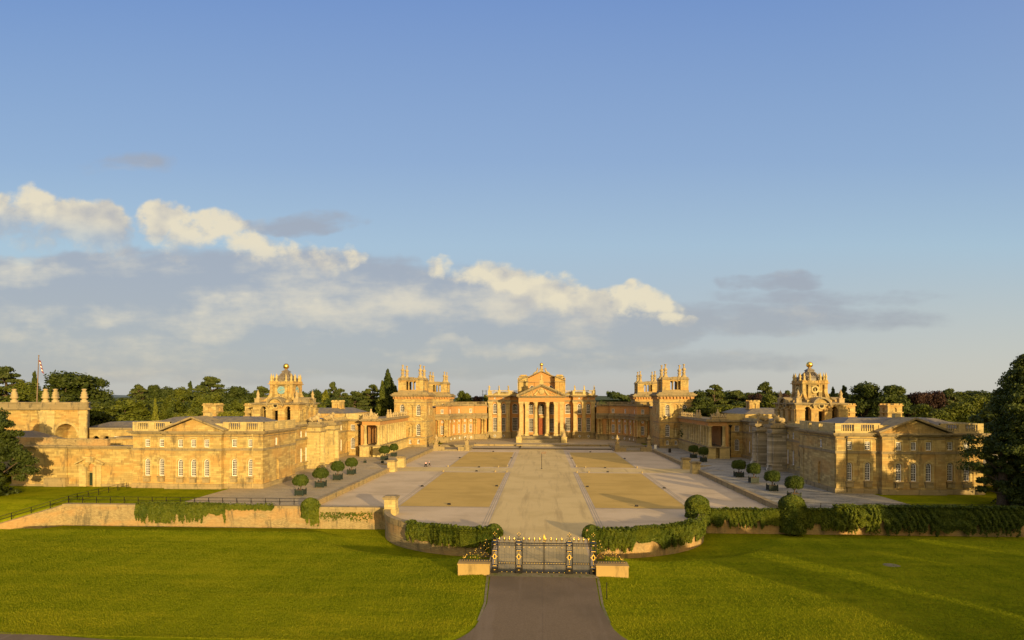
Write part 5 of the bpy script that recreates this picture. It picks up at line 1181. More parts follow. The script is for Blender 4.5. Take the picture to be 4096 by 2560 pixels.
def grass(n, seed, size, y0, y1, bias):
    rng = np.random.default_rng(seed); Y = y0+(y1-y0)*rng.random(n)**bias; hw = (Y*.98+2); X = (rng.random(n)*2-1)*hw-.05*Y
    keep = (np.abs(X) > 5.5+np.where(Y < 46, (46-Y)**1.6*.22, 0)) & (Y > 41.5+np.where(X < 0, 0, 0)); X, Y = X[keep], Y[keep]
    Z = np.array([lawn_z(x, y) for x, y in zip(X, Y)])+.03
    ok = (Z > -3) & ~((np.abs(X) < 24) & (((np.clip(np.abs(X)-BX, 0, 99)/BA)**2+((BY-np.minimum(Y, BY))/BB)**2) < 1.03)) & ~((np.abs(X) < 6.1) & (Y > 57)); X, Y, Z = X[ok], Y[ok], Z[ok]; k = len(X)
    a = rng.random(k)*6.283; h = size*(.6+.9*rng.random(k)); w = size*.5; lx, ly = rng.normal(size=k)*size*.5, rng.normal(size=k)*size*.5
    P0 = np.stack([X-w*np.cos(a), Y-w*np.sin(a), Z-.03], 1); P1 = np.stack([X+w*np.cos(a), Y+w*np.sin(a), Z-.03], 1)
    P2 = np.stack([X+w*.5*np.cos(a)+lx, Y+w*.5*np.sin(a)+ly, Z+h], 1); P3 = np.stack([X-w*.5*np.cos(a)+lx, Y-w*.5*np.sin(a)+ly, Z+h], 1)
    return np.stack([P0, P1, P2, P3], 1).reshape(-1, 3)
o = soup_obj('grass', grass(280000, 3, .046, 41.5, 88.5, 1.5), 'grass_blades'); tag(o, 'short mown grass blades over the front lawns', 'grass', kind='stuff')
# foreground trees at the frame edges (and their neighbours outside the frame that shade the lawn)
def big_tree(x, y, z, h, w, seed, label, mat='leaf', n=60000, leaf=.26, grp=None, low=.12, nl=150):
    """crown of many overlapping sprays spread along limbs, tapering to a ragged top"""
    rng = np.random.default_rng(seed); t = thing('large_tree', label, 'tree', (x, y, z), grp); parts = []; limbs = []; ph = rng.random(4)*6
    for k in range(nl):
        a = rng.random()*6.28; zz = low+(1-low)*rng.random()**.85; s_ = (zz-low)/(1-low)
        env = (min(1, .55+1.4*s_) if s_ < .35 else math.cos((s_-.35)/.68*1.5)**.75)*(.82+.25*math.sin(3*a+ph[0]+zz*5)); f = rng.random()**.42
        r_ = w/2*env*f; lr = (.5+.7*rng.random())*w*.085
        c = (r_*math.cos(a), r_*math.sin(a), zz*h*.96+(1-f)*h*.03-f*.6)
        parts.append(blob(c, (lr*1.35, lr*1.35, lr*.8), int(n/nl), leaf, rng, .35, -.9))
        if k % 6 == 0: limbs.append(((0, 0, max(h*.08, c[2]-r_*.6-1)), c, .22, .04))
    trunk('trunk', [((0, 0, -1), .9), ((.1, 0, h*.3), .65), ((0, .2, h*.85), .15)], t, limbs)
    soup_obj('crown', np.concatenate(parts), mat, t); return t
big_tree(78.0, 94.5, -.3, 26.0, 16.0, 31, 'tall dark broadleaf tree filling the right frame edge', 'leaf_dark', 100000, .22, low=-.03, nl=280)
big_tree(88, 110, -.5, 22, 15, 33, 'dark tree behind the tall one at the right frame edge', 'leaf_dark', 30000, .34, low=.05)
big_tree(75.2, 97, .4, 13.5, 6.5, 35, 'low hanging branches of the tall tree in front of the right range end', 'leaf_dark', 15000, .2, low=.3, nl=55)  # a low branch of the tall tree, built as a small tree beside it
big_tree(-98.9, 97.0, -.3, 17.5, 12.5, 37, 'dark leafy tree cut by the left frame edge before the garden wall', 'leaf_dark', 60000, .22, low=.06, nl=170)
SH = [(87.5, 55, 19, 8), (101, 50, 13, 10), (116, 60, 22, 12), (60, 3, 11.5, 12), (72.5, 8, 13, 15), (84, 14, 15, 16), (96, 22, 17, 15), (105, 28, 18, 12), (120, 20, 22, 14)]
for k, (x, y, h, w) in enumerate(SH): big_tree(x, y, -.5, h, w, 50+k, 'park tree outside the frame at right, shading the lawn', 'leaf_dark', 17000, .85, 'park trees right of the view')

# ivy -----------------------------------------------------------------
def ivy(name, label, path, zt, zb, thick, n, seed, mat='leaf_ivy', leaf=.16, lump=1.0):
    """path = list of (x,y,nx,ny); leaves hang from zt to a ragged hem around zb"""
    rng = np.random.default_rng(seed); P_ = np.array(path); m = len(P_)
    f = rng.random(n)*(m-1.001); i = f.astype(int); g = (f-i)[:, None]; p_ = P_[i]*(1-g)+P_[i+1]*g
    s_ = f/(m-1)*30
    s_ = s_+3*np.sin(s_*.37+seed)
    hem = zb+(zt-zb)*(.55*(.5+.5*np.sin(s_*1.3+seed))*(.5+.5*np.sin(s_*2.9+1))+.16*np.sin(s_*7.3)*np.sin(s_*.6+2)+.1*rng.random(n)); hem = np.minimum(hem, zt-.2)
    r = rng.random(n)**.85; z = hem+(zt-hem)*r; bul = thick*(.45+.55*np.sin(np.clip((z-hem)/(zt-hem+.01), 0, 1)*2.6+.3))*(1+.35*lump*np.sin(s_*2.1+z*1.3+seed)*np.sin(s_*.9+z*2.4))
    off = bul*(1-.5*rng.random(n)**2)
    C = np.stack([p_[:, 0]+p_[:, 2]*off, p_[:, 1]+p_[:, 3]*off, z], 1)
    top = rng.random(n) < .16; C[top, 2] = zt+rng.random(top.sum())*.25+.1*np.sin(s_[top]*3); k = (rng.random(top.sum())*(thick+.6)-.6)[:, None]; C[top, :2] = p_[top, :2]+p_[top, 2:4]*k
    N_ = np.stack([p_[:, 2], p_[:, 3], np.full(n, .25)], 1); N_[top] = (0, -.1, 1)
    t = leaf_soup(C, N_, leaf, rng); o = soup_obj(name, t, mat); return tag(o, label, 'ivy')
def arcpath(sg, a0, a1, n=24):
    out = []
    for k in range(n+1):
        a = R(a0+(a1-a0)*k/n); x, y = BX+BA*math.cos(a), BY-BB*math.sin(a); nx_, ny_ = math.cos(a)/BA, -math.sin(a)/BB; L = math.hypot(nx_, ny_); out.append((sg*x, y, sg*nx_/L, ny_/L))
    return out
IVE = []
def endpath(sg): return [(sg*6.6, 74.3, 0, -1), (sg*6.0, 74.2, -sg*.5, -.85), (sg*5.7, 74.8, -sg, -.2), (sg*5.6, 76.0, -sg, .2), (sg*6.2, 77, -sg*.4, .8)]
ivy('ivy', 'dense ivy cloak over the left bastion wall beside the gates', arcpath(-1, 48, 90), .95, -1.45, .6, 24000, 1)
IVE.append((-1, 'left', 2))
ivy('ivy', 'bright sunlit ivy over the right bastion wall beside the gates', arcpath(1, 34, 90), 1.0, -1.6, .65, 30000, 3)
ivy('ivy', 'hanging ivy tresses on the outer flank of the right bastion', arcpath(1, 0, 34), .75, -1.7, .35, 7500, 4)
IVE.append((1, 'right', 5))
def line(x0, x1, n=24, y=89.4): return [(x0+(x1-x0)*k/n, y, 0, -1) for k in range(n+1)]
ivy('ivy', 'trailing ivy hanging over the middle of the left retaining wall', line(-66, -51), .95, -1.9, .35, 13000, 6)
ivy('ivy', 'thin trail of ivy along the coping of the left retaining wall', line(-51.5, -43), .9, .1, .2, 2200, 16)
ivy('ivy', 'ivy clump climbing the railing at the step in the left retaining wall', line(-37.6, -35.6), .9, -2.1, .4, 3000, 7)
ivy('ivy', 'sparse creeper on the stretch of wall left of the bare stone pier', line(-35.4, -27), -.1, -1.6, .12, 420, 17)
ivy('ivy', 'dark ivy hedge along the right retaining wall beside the bastion', line(24.6, 40), .95, -1.7, .6, 19000, 8)
ivy('ivy', 'bright bulging ivy clump on the right retaining wall', line(44.5, 51), 1.6, -2.2, 1.1, 13000, 9, lump=1.6)
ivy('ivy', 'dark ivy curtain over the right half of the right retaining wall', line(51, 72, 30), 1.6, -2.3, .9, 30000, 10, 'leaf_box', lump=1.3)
ivy('ivy', 'ivy stretch between the tall clipped ivy pier and the bright clump', line(39.5, 45), 1.0, -1.9, .6, 8000, 11)
def ivydome(x, y, r, z0, z1, label, seed, n=9000):
    rng = np.random.default_rng(seed); th = rng.random(n)*6.283; z = z0+(z1-z0)*rng.random(n); k = np.clip((z1-z)/(r*.9), 0, 1); rr_ = r*np.sqrt(1-(1-k)**2)*(1+.06*np.sin(th*5+z*3))*(.9+.12*rng.random(n))
    C = np.stack([x+rr_*np.cos(th), y+rr_*np.sin(th), z], 1); N_ = np.stack([np.cos(th), np.sin(th), (1-k)*1.2], 1); o = soup_obj('ivy_pier', leaf_soup(C, N_, .15, rng), 'leaf_ivy')
    mb = MB(); mb.box(-.6, .6, -.6, .6, z0, z1-.8); c = mb.build('stone_core', 'stone_plinth', o); c.location = (x, y, 0); return tag(o, label, 'ivy', 'ivy-clad piers')
ivydome(23.6, 87.8, 1.75, -1.0, 3.4, 'ivy-smothered pier at the right end of the bastion wall', 21)
ivydome(38.3, 89.3, 1.9, -2.3, 3.3, 'tall ivy-smothered pier on the right retaining wall at the terrace corner', 22, 13000)
ivydome(-37.2, 89.7, 1.35, -.9, 2.1, 'bright ivy dome over the railing end on the left retaining wall', 23)

for sg_, nm_, k_ in IVE: ivydome(sg_*6.4, 74.9, 1.15, -2.0, 1.5, 'rounded ivy end of the %s bastion wall beside the carriageway' % nm_, 30+k_, 9000)
# topiary in tubs ------------------------------------------------------
def make_topiary():
    t = thing('topiary_tree', '', 'topiary'); rng = np.random.default_rng(77)
    b = MB(); a = .74
    b.box(-a, a, -a, a, .14, 1.02)
    for k in range(9):
        x = -a+.08+k*(2*a-.16)/8
        b.box(x-.06, x+.06, -a-.03, -a, .2, .96); b.box(x-.06, x+.06, a, a+.03, .2, .96); b.box(-a-.03, -a, x-.06, x+.06, .2, .96); b.box(a, a+.03, x-.06, x+.06, .2, .96)
    for x in (-a, a):
        for y in (-a, a): b.box(x-.09, x+.09, y-.09, y+.09, 0, 1.2); b.ball(x, y, 1.25, .1, 6, 4)
    b.box(-a-.05, a+.05, -a-.05, a+.05, .96, 1.05); tub = b.build('tub', 'tub_green', t)
    b = MB(); b.box(-a+.08, a-.08, -a+.08, a-.08, 1.0, 1.07); b.build('soil', 'soil', tub)
    b = MB(); b.tube((0, 0, 1), (.05, 0, 1.7), .11, 7, .08)
    for k in range(6): b.tube((.05, 0, 1.5), (.8*math.cos(k), .8*math.sin(k), 2.4), .05, 4, .02)
    b.build('trunk', 'bark', t)
    parts = [blob((0, 0, 2.72), (1.4, 1.4, 1.15), 5200, .11, rng, .84, -.75), blob((0, 0, 2.7), (1.2, 1.2, 1.0), 1500, .14, rng, .7, -.8), blob((.35, -.2, 3.05), (1.05, 1.1, .9), 900, .11, rng, .8), blob((-.4, .1, 2.55), (1.1, 1.15, .85), 900, .11, rng, .8), blob((0, 0, 2.75), (1.52, 1.52, 1.27), 260, .1, rng, .95)]
    soup_obj('crown', np.concatenate(parts), 'leaf_box', t); return t
tp = make_topiary(); first = True
ordn = ['nearest of', 'second of', 'third of', 'fourth of']
for s, nm in ((-1, 'left'), (1, 'right')):
    for k, (x, y) in enumerate([(43.2, 99.9), (43.3, 109.5), (43.5, 119.4), (43.6, 128.5), (44.5, 159.2), (44.5, 169.5)]):
        lab = ('clipped round tree in a dark tub, %s four on the near %s terrace' % (ordn[k], nm)) if k < 4 else ('clipped round tree in a dark tub, %s of the pair before the %s colonnade' % ('nearer' if k == 4 else 'farther', nm))
        sc_ = 1+.06*math.sin(k*2.3+s)
        if first: tp.location = (s*x, y, .8); tp['label'] = lab; tp['group'] = 'clipped trees in square tubs'; tp.scale = (sc_,)*3; first = False
        else: dup(tp, (s*x, y, .8), .0, (sc_, sc_, 1+.07*math.cos(k*3.1+s)), lab, 'clipped trees in square tubs')

# entrance gates -------------------------------------------------------
g = thing('entrance_gates', 'black wrought iron entrance gates with gilded spearheads across the carriageway', 'gate', (0, 58.9, 0))
def gate_panel(x0, x1, name, hinge=None):
    t = MB(); gd = MB(); spears = []; n = round((x1-x0)/.267); T = 3.1
    for z, r_ in ((.12, .05), (.95, .03), (1.12, .03), (T-.22, .03), (T, .04)): t.box(x0, x1, -r_, r_, z-r_, z+r_)
    for k in range(n*2+1):
        x = x0+(x1-x0)*k/(2*n); main_ = k % 2 == 1
        if main_: t.box(x-.013, x+.013, -.013, .013, .12, T+.15)
        else: t.box(x-.009, x+.009, -.009, .009, .12, T+.3); t.lathe([(.03, 0), (.035, .06), (.003, .18)], x, 0, T+.28, 5)
        if main_:
            if k % 4 == 1: sp_ = MB(); sp_.lathe([(.02, .06), (.035, .1), (.02, .16), (.03, .2), (.06, .3), (.05, .42), (.004, .66)], x, 0, T+.02, 8); spears.append(sp_); gd.ball(x, -.03, T-.42, .05, 6, 4)
            gd.ball(x, -.03, 1.035, .045, 6, 4)
            if k % 4 == 3: gd.ball(x, -.04, .12, .045, 6, 4)
            t.lathe([(.05, -.02), (.05, .02)], x, 0, T-.11, 6)
        if k < 2*n and k % 2 == 0:
            for z in (T-.11,): gd.box(x+.1, x+.16, -.03, .0, z-.02, z+.02)
    for k in range(n*4): x = x0+(x1-x0)*(k+.5)/(4*n); t.box(x-.006, x+.006, -.006, .006, .12, .5)
    t.box(x0-.03, x0+.03, -.035, .035, 0, T+.1); t.box(x1-.03, x1+.03, -.035, .035, 0, T+.1)
    o = t.build(name, 'iron', g); gd.build('gilded_studs', 'gold_paint', o); [q_.build('spearhead', 'gold', o) for q_ in spears]; return o
def iron_pier(x, w=.62):
    t = MB(); gd = MB(); T = 3.1
    for a in (-w/2, w/2):
        for b in (-.2, .2): t.box(x+a-.035, x+a+.035, b-.035, b+.035, 0, T+.15)
    for z in (.05, .75, 2.35, T-.2, T+.1): t.box(x-w/2, x+w/2, -.23, .23, z-.03, z+.03)
    t.box(x-w/2+.04, x+w/2-.04, -.19, -.16, .05, .62); t.box(x-.05, x+.05, -.2, -.17, .75, 2.3)
    for a in (-.16, .16): t.box(x+a-.012, x+a+.012, -.2, -.18, .75, 2.3)
    def scroll(cx, cz, r_, sg):
        pts = [(cx+sg*r_*(1-.1*k)*math.cos(k*.7), cz+r_*(1-.1*k)*math.sin(k*.7)) for k in range(9)]
        for p_, q_ in zip(pts, pts[1:]): t.tube((p_[0], -.1, p_[1]), (q_[0], -.1, q_[1]), .022, 4)
    for sg in (-1, 1): scroll(x+sg*.2, T+.42, .16, sg); scroll(x+sg*.13, T+.75, .11, sg); scroll(x+sg*.16, 2.62, .13, sg)
    t.tube((x-.3, -.1, T+.2), (x, -.1, T+.45), .025, 4); t.tube((x+.3, -.1, T+.2), (x, -.1, T+.45), .025, 4); t.tube((x, -.1, T+.2), (x, -.1, T+1.0), .03, 5)
    N = 12; ring = lambda a, b, y: [(x+a*math.cos(2*math.pi*k/N), y, 1.75+b*math.sin(2*math.pi*k/N)) for k in range(N)]
    gd.grid([ring(.12, .2, -.2), ring(.12, .2, -.27), ring(.19, .29, -.27), ring(.19, .29, -.2)], True, False)
    for z, ww in ((.38, .08), (.8, .2), (2.38, .22), (T-.1, .1), (T+.33, .14)): gd.box(x-ww, x+ww, -.27, -.21, z-.025, z+.025)
    for z in (1.05, 1.2, 1.32, 2.12): gd.ball(x, -.24, z, .05, 6, 4)
    for dx, z in ((0, 1.12), (-.14, .98), (.14, .98), (0, .82)): gd.ball(x+dx, -.12, T+z, .04, 6, 4, 1.5)
    gd.ball(x-.26, -.24, 1.75, .05, 6, 4); gd.ball(x+.26, -.24, 1.75, .05, 6, 4)
    o = t.build('iron_pier', 'iron', g); gd.build('gilded_ornament', 'gold_paint', o)
for x in (-4.95, -2.45, 2.75, 5.2): iron_pier(x)
gate_panel(-4.6, -2.8, 'side_gate'); gate_panel(-2.08, .12, 'gate_leaf'); gate_panel(.18, 2.4, 'gate_leaf'); gate_panel(3.1, 4.85, 'side_gate')
t_ = MB(); gd = MB(); t_.tube((.15, 0, 0), (.15, 0, 3.5), .06, 6)
gd.lathe([(.03, 0), (.12, .1), (.14, .3), (.08, .45), (.01, .6)], .15, 0, 3.45, 8); gd.box(.05, .25, -.05, .05, 3.3, 3.36)
o = t_.build('meeting_post', 'iron', g); gd.build('gilded_finial', 'gold_paint', o)
for s, nm in ((-1, 'left'), (1, 'right')):
    t = thing('gate_wing', 'low rectangular stone block %s of the gates carrying a rising spray of gilded iron scrolls' % nm, 'gate wing', (s*7.0, 58.9, 0), 'stone blocks flanking the gates')
    b = MB(s); b.box(-1.55, 1.7, -.75, .75, -1.2, .95); b.box(-1.6, 1.75, -.8, .8, .95, 1.1); b.build('block', 'block_stone', t)
    sc1 = MB(s); gd = MB(s); rr = random.Random(4)
    for z in (1.2, 1.32): sc1.box(-1.6, 1.5, -.03, .03, z-.02, z+.02)
    for k in range(12): gd.ball(-1.5+k*.26, -.04, 1.26, .04, 5, 4)
    for k in range(9):          # branching scrolls rising to the gate side
        x = 1.3-k*.33; top = 1.45+2.0*((k+.8)/9)**1.5
        pts = [(x+.25*math.sin(j*.9+k)*(.5+j*.1), 1.3+(top-1.3)*j/6) for j in range(7)]
        for p_, q_ in zip(pts, pts[1:]): sc1.tube((p_[0], 0, p_[1]), (q_[0], 0, q_[1]), .02, 4)
        cx, cz = pts[-1]
        for j in range(6): a, b_ = j*1.0, (j+1)*1.0; r1, r2 = .22*(1-j*.12), .22*(1-(j+1)*.12); sc1.tube((cx+r1*math.cos(a), 0, cz-.1+r1*math.sin(a)), (cx+r2*math.cos(b_), 0, cz-.1+r2*math.sin(b_)), .016, 4)
        for j in range(3+k//4): gd.ball(x+rr.uniform(-.25, .3), -.05, 1.5+(top-1.4)*rr.random(), .032, 6, 4, 1.2)
        gd.ball(cx, -.05, top+.05, .045, 6, 4, 1.3)
    sc1.tube((-1.7, 0, 1.1), (-1.7, 0, 3.2), .04, 5)
    o = sc1.build('iron_scrolls', 'iron', t); gd.build('gilded_flowers', 'gold_paint', o)

# small things ---------------------------------------------------------
t = thing('lamp_post', 'thin dark post with a small angled sign in the middle of the cross path', 'signpost', (0, 147.2, 0))
b = MB(); b.tube((0, 0, 0), (0, 0, 4.4), .07, 6); b.box(-.2, .2, -.2, .2, 0, .12); b.build('post', 'iron', t); b = MB(); b.box(-.15, 1.05, -.08, .08, 3.9, 4.35); b.box(.5, 1.2, -.1, .1, 4.1, 4.5); b.build('sign_arm', 'wood', t)
b = MB(); b.tube((5.75, 51.6, 0), (5.75, 51.6, 1.45), .035, 6); b.ball(5.75, 51.6, 1.45, .05, 6, 4); tag(b.build('marker_post', 'iron'), 'thin dark post on the grass right of the road', 'post')
# person with a pushchair
def skin_fig(name, nodes, edges, mat, parent):
    me = bpy.data.meshes.new(name); me.from_pydata([n[:3] for n in nodes], edges, []); o = bpy.data.objects.new(name, me); COL.objects.link(o); o.parent = parent
    md = o.modifiers.new('skin', 'SKIN'); md.use_smooth_shade = True
    for k, n in enumerate(nodes): me.skin_vertices[0].data[k].radius = (n[3], n[4] if len(n) > 4 else n[3])
    me.skin_vertices[0].data[0].use_root = True; o.modifiers.new('sub', 'SUBSURF').levels = 1; o.modifiers['sub'].render_levels = 1
    me.materials.append(MATS[mat]); return o
X_, Y_ = -22.1-151*math.sin(PSI)+.0, 150.3
X_ = place_px(1718, 150.6); px = thing('person', 'person in a pale blue top and dark trousers walking left across the gravel', 'person', (X_, 150.6, 0))
nodes = [(0, 0, .95, .16, .12), (-.02, 0, 1.15, .14, .11), (-.04, 0, 1.38, .18, .11), (-.06, 0, 1.52, .06), (-.09, 0, 1.6, .07), (-.1, 0, 1.7, .1), (-.1, 0, 1.79, .08),
 (-.02, .1, .9, .1), (-.16, .1, .5, .065), (-.2, .1, .1, .045), (-.3, .1, .05, .04), (.02, -.1, .9, .1), (.12, -.1, .5, .065), (.38, -.1, .18, .045), (.34, -.1, .06, .04),
 (-.04, .2, 1.4, .06), (-.08, .24, 1.15, .045), (-.32, .22, 1.05, .035), (-.4, .22, 1.06, .03), (-.04, -.2, 1.4, .06), (-.1, -.24, 1.15, .045), (-.32, -.22, 1.05, .035), (-.4, -.22, 1.06, .03)]
E_ = [(0, 1), (1, 2), (2, 3), (3, 4), (4, 5), (5, 6), (0, 7), (7, 8), (8, 9), (9, 10), (0, 11), (11, 12), (12, 13), (13, 14), (2, 15), (15, 16), (16, 17), (17, 18), (2, 19), (19, 20), (20, 21), (21, 22)]
skin_fig('body', nodes, E_, 'skin', px)
skin_fig('shirt', [(0, 0, 1.0, .18, .145), (-.02, 0, 1.15, .16, .13), (-.04, 0, 1.36, .2, .13), (-.05, 0, 1.46, .09), (-.04, .2, 1.4, .08), (-.08, .24, 1.18, .06), (-.04, -.2, 1.4, .08), (-.1, -.24, 1.18, .06)], [(0, 1), (1, 2), (2, 3), (2, 4), (4, 5), (2, 6), (6, 7)], 'cloth_blue', px)
skin_fig('trousers', [(0, 0, .97, .175, .14), (-.02, .1, .88, .12), (-.16, .1, .5, .085), (-.2, .1, .12, .065), (.02, -.1, .88, .12), (.12, -.1, .5, .085), (.36, -.1, .2, .065)], [(0, 1), (1, 2), (2, 3), (0, 4), (4, 5), (5, 6)], 'cloth_black', px)
b = MB(); b.ball(-.08, 0, 1.78, .115, 10, 6, .8); b.build('hair', 'wood', px)
pc = thing('pushchair', 'dark pushchair with a pale pink hood just left of the walking person', 'pushchair', (X_-1.0, 150.6, 0))
b = MB(); b.box(-.3, .25, -.25, .25, .3, .75); b.tube((.2, -.25, .6), (.62, -.22, 1.05), .025, 5); b.tube((.2, .25, .6), (.62, .22, 1.05), .025, 5); b.tube((.62, -.22, 1.05), (.62, .22, 1.05), .025, 5); b.build('seat', 'cloth_black', pc)
b = MB(); b.ball(.0, 0, .95, .24, 10, 6); b.build('hood', 'pink', pc)
for x in (-.3, .28):
    for y in (-.26, .26): b = MB(); b.extrude_y([(x+.13*math.cos(k*.785), .13+.13*math.sin(k*.785)) for k in range(8)], y-.03, y+.03); b.build('wheel', 'cloth_black', pc)
# chained bollard tubs left, floodlights and corner stones on the plots
prev = None
for k, u_ in enumerate((1389, 1460, 1530, 1390)):
    if k == 3: break
    x = place_px(u_, 151.5); t = thing('bollard_tub', 'small dark tub with a short chained post on the left terrace, %s of three' % ('leftmost', 'middle', 'rightmost')[k], 'bollard', (x, 151.5, .8), 'chained tubs across the left terrace')
    b = MB(); b.box(-.32, .32, -.32, .32, .05, .6); b.box(-.36, .36, -.36, .36, .5, .62); b.build('tub', 'tub_green', t); b = MB(); b.tube((0, 0, .6), (0, 0, 1.05), .05, 5); b.ball(0, 0, 1.08, .08, 6, 4); b.build('post', 'iron', t)
    if k < 2:
        x2 = place_px((1389, 1460, 1530)[k+1], 151.5)-x; b = MB()
        for j in range(8): f0, f1 = j/8, (j+1)/8; b.tube((x2*f0, 0, .95-.3*math.sin(math.pi*f0)), (x2*f1, 0, .95-.3*math.sin(math.pi*f1)), .02, 4)
        b.build('chain', 'iron', t)
def flood(x, y, lab):
    t = thing('floodlight', lab, 'floodlight', (x, y, .02), 'small floodlights on the gravel'); b = MB(); b.box(-.22, .22, -.12, .1, .08, .3); b.build('housing', 'iron', t); b = MB(); b.box(-.3, -.24, -.04, .04, 0, .26); b.box(.24, .3, -.04, .04, 0, .26); b.box(-.3, .3, -.04, .04, 0, .03); b.build('bracket', 'iron', t)
for sg, nm in ((-1, 'left'), (1, 'right')):
    for x, y, w_ in ((15.8, 96.2, 'at the near edge of the near'), (16.2, 141, 'at the far edge of the near'), (16.5, 149.4, 'at the near edge of the far'), (16.5, 194, 'at the far edge of the far'), (24.6, 116, 'on the outer side of the near'), (9.3, 117, 'on the inner side of the near'), (25, 173, 'on the outer side of the far'), (9.2, 173, 'on the inner side of the far')):
        flood(sg*x, y, 'small black floodlight %s %s grit plot' % (w_, nm))
    for x, y, w_ in ((8.6, 139.9, 'inner far corner of the near'), (24.4, 140.1, 'outer far corner of the near'), (9.2, 152, 'inner near corner of the far'), (24.9, 150.4, 'outer near corner of the far'), (11.5, 140.3, 'far edge, beside the inner corner, of the near'), (11.5, 150.2, 'near edge, beside the inner corner, of the far')):
        b = MB(); b.lathe([(.24, 0), (.22, .3), (.12, .45), (.01, .5)], 0, 0, 0, 8, 1, 1); o = b.build('guard_stone', 'stone_plinth'); o.location = (sg*x, y, .01); tag(o, 'rounded stone at the %s %s grit plot' % (w_, nm), 'guard stone', 'guard stones at the plot corners')
b = MB(); b.box(-.4, .4, -.4, .4, 0, .5); b.box(-.3, .3, -.3, .3, .5, .8)
for k, (x, y) in enumerate(((-7.9, 208.5), (-7.9, 206.2), (-7.8, 210.6))):
    o = b.build('stone_bollard', 'iron') if k == 0 else o.copy(); 
    if k: COL.objects.link(o)
    o.location = (x, y, 0); tag(o, 'dark squat bollard left of the terrace steps, %s of three' % ('middle', 'nearest', 'farthest')[k], 'bollard', 'bollards by the terrace steps')
def aboard(x, y, z, mat, lab):
    t = thing('sign_board', lab, 'sign', (x, y, z)); b = MB(); b.extrude_x([(-.25, 0), (-.2, 0), (0, 1.35), (-.05, 1.35)], -.42, .42); b.build('board', mat, t); b = MB(); b.extrude_x([(.2, 0), (.25, 0), (.03, 1.3), (-.02, 1.3)], -.42, .42); b.build('back_leg', 'iron', t)
aboard(place_px(2621, 203-3), 200, .8, 'white_paint', 'white folding sign board beside the right tower base'); aboard(place_px(2679, 186), 186, .8, 'iron', 'dark folding sign board on the right terrace')
for k, (u_, y) in enumerate(((3004, 152.5), (3069, 141))):
    x = place_px(u_, y); t = thing('leaning_panel', 'tall white panel leaning beside the right gateway, %s of two' % ('farther', 'nearer')[k], 'sign', (x, y, .8), 'white leaning panels by the right gateway')
    b = MB(); b.extrude_y([(-.25, .1), (.2, .1), (.9, 2.5), (.45, 2.5)], 0, .12); b.build('panel', 'white_paint', t); b = MB(); b.tube((.6, .1, 2.0), (1.1, .3, 0), .04, 5); b.box(-.5, 1.2, -.15, .35, 0, .1); b.build('stand', 'iron', t)
b = MB(); b.lathe([(.9, 0), (.6, .03), (.01, .05)], 0, 0, 0, 10); o = b.build('bare_patch', 'kerb_dirt'); o.location = (39.5, 66.5, lawn_z(39.5, 66.5)+.01); tag(o, kind='structure')

# ================================================================== SKY, SUN, CAMERA
wd = bpy.data.worlds.new("World"); sc.world = wd; wd.use_nodes = True; nt = wd.node_tree; nt.nodes.clear()
wo = nt.nodes.new('ShaderNodeOutputWorld'); bg = nt.nodes.new('ShaderNodeBackground'); nt.links.new(bg.outputs[0], wo.inputs[0])
sk = nt.nodes.new('ShaderNodeTexSky'); sk.sky_type = 'NISHITA'; sk.sun_disc = False; sk.sun_elevation = SUN_EL
# direction towards the sun: behind the viewer, to the right
sun_dir = Vector((math.sin(SUN_AZ)*math.cos(SUN_EL), -math.cos(SUN_AZ)*math.cos(SUN_EL), math.sin(SUN_EL)))
sk.sun_rotation = math.atan2(sun_dir.x, sun_dir.y); sk.air_density = 1.0; sk.dust_density = .6; sk.ozone_density = 1.5
tc = nt.nodes.new('ShaderNodeTexCoord'); mp = nt.nodes.new('ShaderNodeMapping'); mp.vector_type = 'POINT'; mp.inputs['Rotation'].default_value = (0, 0, -PSI)
nt.links.new(tc.outputs['Generated'], mp.inputs[0]); sp = nt.nodes.new('ShaderNodeSeparateXYZ'); nt.links.new(mp.outputs[0], sp.inputs[0])
GLOW = (1.5, 1.1, .5)
glow_dir = Vector((math.sin(SUN_AZ)*math.cos(R(28)), -math.cos(SUN_AZ)*math.cos(R(28)), math.sin(R(28))))
ya = mathn(nt, 'MAXIMUM', mathn(nt, 'ABSOLUTE', sp.outputs[1]), .05); p_ = mathn(nt, 'DIVIDE', sp.outputs[0], ya); q_ = mathn(nt, 'DIVIDE', mathn(nt, 'MAXIMUM', sp.outputs[2], 0), ya)
cb = nt.nodes.new('ShaderNodeCombineXYZ'); nt.links.new(p_, cb.inputs[0]); nt.links.new(q_, cb.inputs[1]); cv = cb.outputs[0]
